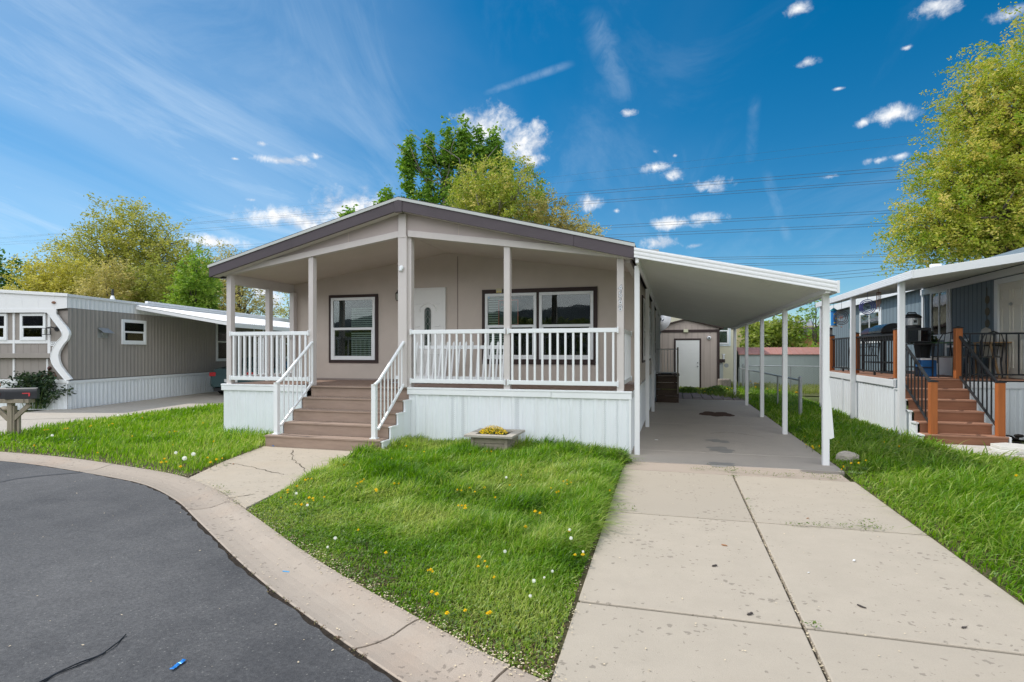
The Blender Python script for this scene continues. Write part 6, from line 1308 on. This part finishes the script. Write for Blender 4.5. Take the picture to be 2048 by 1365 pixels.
d = 36; tree('cottonwood_tree', 'small green treetop showing left of the roof ridge', gp_(697, d), .15, 10.2, [(0,0,9.6,.55,.5,1.5,1),(.3,0,8.0,.8,.7,1.0,.6)], 60, 24, .16, CW, 0, .2, nb=12, seed=14)
d = 31; tree('elm_tree', 'feathery yellow green tree behind the right roof slope', gp_(985, d), .3, 10, [(-.9,0,10.0,1.4,1.4,2.0,1),(1.0,0,10.2,1.5,1.5,1.9,1),(0,0,8.2,2.9,2.2,2.4,1.6),(0,0,5.5,2.6,2,2.5,.7)], 1100, 34, .066, FE, .85, .09, .25, nb=40, bark=BARKP, seed=15)
d = 30; tree('elm_tree', 'feathery tan green tree lowest behind the right roof slope', gp_(1120, d), .22, 8, [(-.6,0,8.2,1.4,1.3,1.5,1),(.9,0,7.3,1.2,1.2,1.4,.8),(0,0,6.0,2.2,1.8,2.0,1)], 640, 34, .064, TAN, .85, .08, .35, nb=30, bark=BARKP, seed=16)
d = 42; tree('elm_tree', 'bare-branched yellowish tree behind the satellite dish', gp_(1345, d), .25, 6.5, [(0,0,6.0,2.6,2,2.2,1)], 180, 18, .12, TAN, .8, .1, .2, seed=17)
# right big tree
d = 25; bx, by, _ = gp_(2085, d); c_, s_ = math.cos(R(CAM_YAW)), math.sin(R(CAM_YAW)); L = []
for px, py, rr_, w_, dd in ((2090,175,3.5,1.1,0),(2010,255,2.6,.9,-.5),(1975,200,1.6,.35,0),(2000,380,2.9,1.1,-.8),(1915,345,1.7,.5,0),(1900,440,2.0,.6,-.3),(1860,470,1.5,.35,.3),(2100,400,3.6,1.2,0),(1985,480,2.4,.7,-.6),(2200,300,3.4,.8,0)):
    x = (px-2085)/FPX*d; L.append((x*c_-dd*s_, x*s_+dd*c_, pz(py, d), rr_, rr_, rr_*.9, w_))
tree('elm_tree', 'huge golden green tree towering over the blue home at right', (bx, by, 0), .55, 11, L, 4000, 42, .062, RB, 1.0, .085, .3, nb=90, seed=18)
# back yard
d = 37; tree('leafy_tree', 'low broad leafy tree behind the grey metal shed', gp_(1548, d), .14, 2.6, [(-.9,0,2.7,1.2,1.1,1.0,1),(.7,0,2.9,1.3,1.1,1.1,1),(0,0,1.9,2.0,1.3,.9,.8)], 190, 24, .13, ((.13,.2,.03),(.27,.34,.06),(.42,.45,.12)), 0, .2, nb=24, stems=2, seed=19)
d = 33; tree('young_tree', 'thin leafy sapling beside the first right awning post', gp_(1632, d), .07, 4.4, [(0,0,3.9,.6,.6,1.4,1),(-.2,0,2.0,.7,.6,1.0,1),(.2,0,.8,.9,.7,.6,.6)], 80, 16, .085, BG, .5, .07, .1, nb=24, seed=21)
# hills, hill house, mountains
def hill(name, P, z0, depth, matl, seed):
    """ridge line P [(x,y,z)] with a slope falling toward and away from the viewer"""
    m = M(); r = random.Random(seed); rows = []
    for f, zf in ((-1,0),(-.7,.35),(-.4,.72),(-.15,.95),(0,1),(.5,.8),(1,0)):
        rows.append([(x+r.uniform(-.02,.02)*depth, y+f*depth, z0+(z-z0)*zf*(1+r.uniform(-.05,.05)*(0 < zf < 1))) for x, y, z in P])
    for a, b in zip(rows[:-1], rows[1:]): m.strip(a, b)
    return tag(m.obj(name, matl, smooth=True, recalc=False), kind='structure')
HILL = mat('dry_hill', (.20,.175,.085), .95, .1, .3, .15, .3, 3, dirt=.6, dirtcol=(.09,.115,.035), dscale=.25)
hill('hill', [(x, 150+3*math.sin(x*.1), 6.5+2.5*math.sin(x*.045)+1.2*math.sin(x*.15)) for x in range(-40, 120, 5)], -.06, 40, HILL, 1)
hh = thing('hill_house', 'pale house with a grey roof on the far hill', 'house', (*atD(1590, 660, 140)[:2], 8)); x, y, z = atD(1588, 668, 140); m = M(); m.box(x-5, x+4, y, y+7, 3, z+1.2); m.obj('wall', MATS['pale_wall'], hh); m = M(); m.prism([(y-.5, z+1.2), (y+3.5, z+3.4), (y+7.5, z+1.2)], x-5.6, x+4.6, 'x'); m.obj('roof', mat('grey_blue_roof', (.22,.24,.27), .8), hh)
m = M(); m.box(x-3.5, x-1.5, y-.05, y-.01, z-.6, z+.8); m.box(x+.5, x+2.5, y-.05, y-.01, z-.6, z+.8); m.obj('window', DARKIN, hh)
# what the street side holds: a wooded belt and a mountain range (they show in the window glass)
r = np.random.default_rng(77); N = 16000; X = r.uniform(-120, 90, N); Z = r.random(N)**.8*(3.9+3.0*noise2(X, X*0, .08, 5)); Y = -48+r.uniform(-4, 4, N)+X*.05
leaves_on('far_wood', X, Y, Z, .55, leaf_mat('far_wood_leaf', DG[0], OL[0], OL[1], .2), 'wooded belt across the street', 78, .8)
hill('mountain', [(x, -1500+60*math.sin(x*.01), 125+60*math.sin(x*.0021+1)+38*math.sin(x*.0063)+18*math.sin(x*.017)) for x in range(-3000, 3001, 100)], 0, 500, mat('blue_grey_mountain', (.10,.11,.12), .95, .1, .3, .004), 3)
# ================================================================== power lines
WIRE = mat('dark_power_wire', (.05,.055,.065), .6, .3)
def wire(p, q, r_, label, group, D=95.):
    k = (q[1]-p[1])/(q[0]-p[0]); a, b = (-300, p[1]+k*(-300-p[0])), (2500, p[1]+k*(2500-p[0]))
    m = M(); pts = []
    for i in range(25):
        t = i/24; px = a[0]+(b[0]-a[0])*t; py = a[1]+(b[1]-a[1])*t; pts.append((px, py))
    A_ = Vector(atD(*a, 900.)); B_ = Vector(atD(*b, 70.)); pts = [A_.lerp(B_, i/24)-Vector((0,0,(.25-(i/24-.5)**2)*1.2)) for i in range(25)]
    m.tube(pts, r_, 5, False); tag(m.obj('power_line', WIRE, recalc=False), label, 'power line', group)
for nm, L, rr_ in (('uppermost faint pair', ((1094,355,1834,270),(1104,367,1824,287)), .012), ('second pair from the top', ((1110,388,1835,331),(1110,393,1835,338)), .031), ('third pair from the top', ((1154,404,1824,357),(1154,409,1824,362)), .031), ('pair crossing just above the carport clouds', ((1194,452,1804,420),(1194,457,1804,425)), .031), ('pair just above the carport roof peak', ((1214,470,1789,446),(1214,475,1789,451)), .031), ('low pair over the carport slope', ((1404,515,1794,509),(1404,519,1794,513)), .03), ('lower pair over the carport slope', ((1494,527,1794,522),(1494,531,1794,526)), .03), ('lowest trio beside the right awning', ((1614,550,1784,534),(1624,554,1784,541),(1640,560,1784,548)), .03)):
    for k, (a, b, c, e) in enumerate(L): wire((a, b), (c, e), rr_, 'dark power line across the sky, '+nm, 'power lines, '+nm)

# ================================================================== sky, sun, camera
SUN = Vector((-.75, .10, 1.0)).normalized()
w = bpy.data.worlds.new('World'); SC.world = w; w.use_nodes = True; T_ = w.node_tree; T_.nodes.clear(); N = T_.nodes; LK = T_.links
out = N.new('ShaderNodeOutputWorld'); bg = N.new('ShaderNodeBackground'); bg.inputs[1].default_value = .15; LK.new(bg.outputs[0], out.inputs[0])
sky = N.new('ShaderNodeTexSky'); sky.sky_type = 'NISHITA'; sky.sun_disc = False; sky.sun_elevation = math.asin(SUN.z); sky.sun_rotation = math.atan2(SUN.x, SUN.y); sky.altitude = 1300; sky.air_density = 1.0; sky.dust_density = .35; sky.ozone_density = 3.0
def V3(op, a, b=None):
    n = N.new('ShaderNodeVectorMath'); n.operation = op
    for i, q in enumerate((a, b)):
        if q is None: continue
        if isinstance(q, (tuple, Vector)): n.inputs[i].default_value = tuple(q)
        else: LK.new(q, n.inputs[i])
    return n
def MA(op, a, b=None, c=None, clamp=False):
    n = N.new('ShaderNodeMath'); n.operation = op; n.use_clamp = clamp
    for i, q in enumerate((a, b, c)):
        if q is None: continue
        if isinstance(q, (int, float)): n.inputs[i].default_value = q
        else: LK.new(q, n.inputs[i])
    return n.outputs[0]
def NO(vec, s, d=6, r=.6, dist=0.):
    n = N.new('ShaderNodeTexNoise'); n.inputs['Scale'].default_value = s; n.inputs['Detail'].default_value = d; n.inputs['Roughness'].default_value = r; n.inputs['Distortion'].default_value = dist; LK.new(vec, n.inputs[0]); return n.outputs[0]
def SM(x, a, b, lo=0., hi=1.):
    n = N.new('ShaderNodeMapRange'); n.interpolation_type = 'SMOOTHSTEP'; n.inputs[1].default_value = a; n.inputs[2].default_value = b; n.inputs[3].default_value = lo; n.inputs[4].default_value = hi; LK.new(x, n.inputs[0]); return n.outputs[0]
tc = N.new('ShaderNodeTexCoord'); D = V3('NORMALIZE', tc.outputs['Generated']).outputs[0]
hs = N.new('ShaderNodeHueSaturation'); hs.inputs['Hue'].default_value = .489; hs.inputs['Saturation'].default_value = 1.42; hs.inputs['Value'].default_value = .57; LK.new(sky.outputs[0], hs.inputs['Color'])
# high cirrus on a plane overhead, streaked along y
sp = N.new('ShaderNodeSeparateXYZ'); LK.new(D, sp.inputs[0]); zz = MA('ADD', MA('MAXIMUM', sp.outputs[2], 0.), .08)
cx = MA('DIVIDE', sp.outputs[0], zz); cy = MA('DIVIDE', sp.outputs[1], zz)
cb_ = N.new('ShaderNodeCombineXYZ'); LK.new(MA('ADD', cx, MA('MULTIPLY', cy, .12)), cb_.inputs[0]); LK.new(MA('MULTIPLY', cy, .34), cb_.inputs[1])
n1 = NO(cb_.outputs[0], 1.5, 10, .66, .9); n2 = NO(cb_.outputs[0], .5, 6, .55, .6)
left = SM(cx, .6, -2.6)
cir = MA('MULTIPLY', SM(MA('ADD', MA('MULTIPLY', n1, .6), MA('MULTIPLY', n2, .5)), .46, .86), MA('ADD', MA('MULTIPLY', left, .58), .22))
veil = MA('MULTIPLY', SM(n2, .35, .75), MA('ADD', MA('MULTIPLY', left, .34), .06))
cir = MA('MAXIMUM', cir, veil)
def dirpx(px, py): return Vector(ray(px, py)).normalized()
def streak(acc, p, q, w_, amt):    # a soft band along a great circle between two directions
    a, b = dirpx(*p), dirpx(*q); n = a.cross(b).normalized(); mid = (a+b).normalized(); t = (b-a).normalized(); hl = (b-a).length/2
    dn = MA('ABSOLUTE', V3('DOT_PRODUCT', D, n).outputs['Value']); dt = MA('ABSOLUTE', V3('DOT_PRODUCT', D, t).outputs['Value'])
    f = MA('MULTIPLY', SM(dn, w_, 0.), SM(dt, hl*1.1, hl*.6)); f = MA('MULTIPLY', f, MA('MULTIPLY', MA('ADD', n3, .15), amt)); return MA('MAXIMUM', acc, f)
n3 = SM(NO(D, 22, 8, .68, .8), .30, .72)
cir = streak(cir, (960,190), (1150,125), .009, .20); cir = streak(cir, (1180,10), (1255,215), .034, .15); cir = streak(cir, (1510,190), (1500,330), .012, .09); cir = streak(cir, (1530,340), (1580,490), .012, .12)
# cumulus at their places in the sky
nb1 = NO(D, 15, 10, .64, .3); nb2 = NO(D, 62, 8, .66, .4)
CL = [(985,262,78,50),(1040,285,60,45),(1068,320,34,22),(930,235,40,16),(560,432,85,22),(610,445,50,22),(715,410,90,38),(523,287,20,9),(560,322,62,10),(600,320,24,10),(632,313,14,8),(1310,335,42,16),(1345,350,30,14),(1425,372,44,18),(1178,405,34,20),(1345,446,44,15),(1415,434,44,18),(1320,487,46,18),(1390,492,22,8),(1785,231,36,16),(1727,245,17,9),(1618,122,26,10),(1600,16,24,14),(1872,10,44,16),(1735,323,14,9),(1757,320,13,8),(1803,312,18,9),(1664,353,28,7),(425,483,60,14),(2020,28,26,12),(1310,303,14,9),(1256,226,20,9),(1233,422,11,7),(1350,312,8,5),(1676,178,11,4),(1810,97,12,5),(470,318,12,4),(505,400,30,7),(520,585,26,26),(545,600,22,30),(690,425,30,20),(2400,250,180,60),(2300,480,200,50)]
acc = None
for px, py, rx, ry in CL:
    c = dirpx(px, py); k = math.sqrt(((px-1024)/FPX)**2+1+((py-HOR)/FPX)**2); rt = c.cross(Vector((0,0,1))).normalized(); up = rt.cross(c)
    u = MA('MULTIPLY', V3('DOT_PRODUCT', D, rt).outputs['Value'], 1.12*FPX*k/max(rx*k**.5,1)/1.0/k); v = MA('MULTIPLY', V3('DOT_PRODUCT', D, up).outputs['Value'], 1.12*FPX*k/max(ry*k**.5,1)/k)
    q = MA('SQRT', MA('ADD', MA('MULTIPLY', u, u), MA('MULTIPLY', v, v))); f = MA('SUBTRACT', 1.12 if rx*ry > 900 else (.98 if rx*ry > 300 else .86), MA('MULTIPLY', q, .62))
    f = MA('MULTIPLY', f, SM(V3('DOT_PRODUCT', D, c).outputs['Value'], .5, .6)); acc = f if acc is None else MA('MAXIMUM', acc, f)
bill = MA('ADD', MA('MULTIPLY', MA('SUBTRACT', nb1, .5), 1.7), MA('MULTIPLY', MA('SUBTRACT', nb2, .5), .85))
cum = SM(MA('ADD', acc, bill), .40, 1.12)
cum = MA('MULTIPLY', cum, SM(acc, .02, .30))
# bright broken clouds added out of view behind the viewer to lift front shade
fill_cloud = MA('MULTIPLY', SM(sp.outputs[1], -.02, -.35), SM(sp.outputs[2], .0, .08)); nk = NO(D, 3.2, 10, .6, .3)
fill_cloud_fac = MA('MULTIPLY', fill_cloud, SM(nk, .30, .46))
ccol = N.new('ShaderNodeMixRGB'); ccol.inputs[1].default_value = (3.1,3.45,4.0,1); ccol.inputs[2].default_value = (5.0,5.05,5.1,1); nbu = NO(V3('ADD', D, (0, 0, .030)).outputs[0], 15, 5, .6, .3); LK.new(SM(MA('SUBTRACT', nb1, nbu), -.10, .08), ccol.inputs[0])
m1 = N.new('ShaderNodeMixRGB'); LK.new(cir, m1.inputs[0]); LK.new(hs.outputs[0], m1.inputs[1]); m1.inputs[2].default_value = (3.7,4.4,5.1,1)
m2 = N.new('ShaderNodeMixRGB'); LK.new(cum, m2.inputs[0]); LK.new(m1.outputs[0], m2.inputs[1]); LK.new(ccol.outputs[0], m2.inputs[2])
m3 = N.new('ShaderNodeMixRGB'); LK.new(fill_cloud_fac, m3.inputs[0]); LK.new(m2.outputs[0], m3.inputs[1]); m3.inputs[2].default_value = (9.0,9.3,9.7,1)
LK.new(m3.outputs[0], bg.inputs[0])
w.cycles.sampling_method = 'MANUAL'; w.cycles.sample_map_resolution = 1024
sl = bpy.data.lights.new('sun', 'SUN'); sl.energy = 2.25; sl.angle = R(.53); sl.color = (1.0,.955,.89)
so = bpy.data.objects.new('sun', sl); COL.objects.link(so); so.rotation_euler = (-SUN).to_track_quat('-Z', 'Y').to_euler(); so.location = (-20, 10, 40)
cam = bpy.data.cameras.new('camera'); co = bpy.data.objects.new('camera', cam); COL.objects.link(co); SC.camera = co
co.location = (0, 0, CAM_H); co.rotation_euler = (R(90), 0, R(CAM_YAW)); cam.sensor_width = 36; cam.lens = 36*FPX/2048; cam.shift_y = (HOR-682.5)/2048; cam.clip_start = .05; cam.clip_end = 6000
vs = SC.view_settings; vs.view_transform = 'Standard'; vs.look = 'None'; vs.exposure = .47; vs.gamma = 1
SC.cycles.max_bounces = 8; SC.cycles.transparent_max_bounces = 16; SC.cycles.use_denoising = True; SC.cycles.denoising_prefilter = 'NONE'
try: SC.cycles.denoiser = 'OPENIMAGEDENOISE'
except Exception: pass
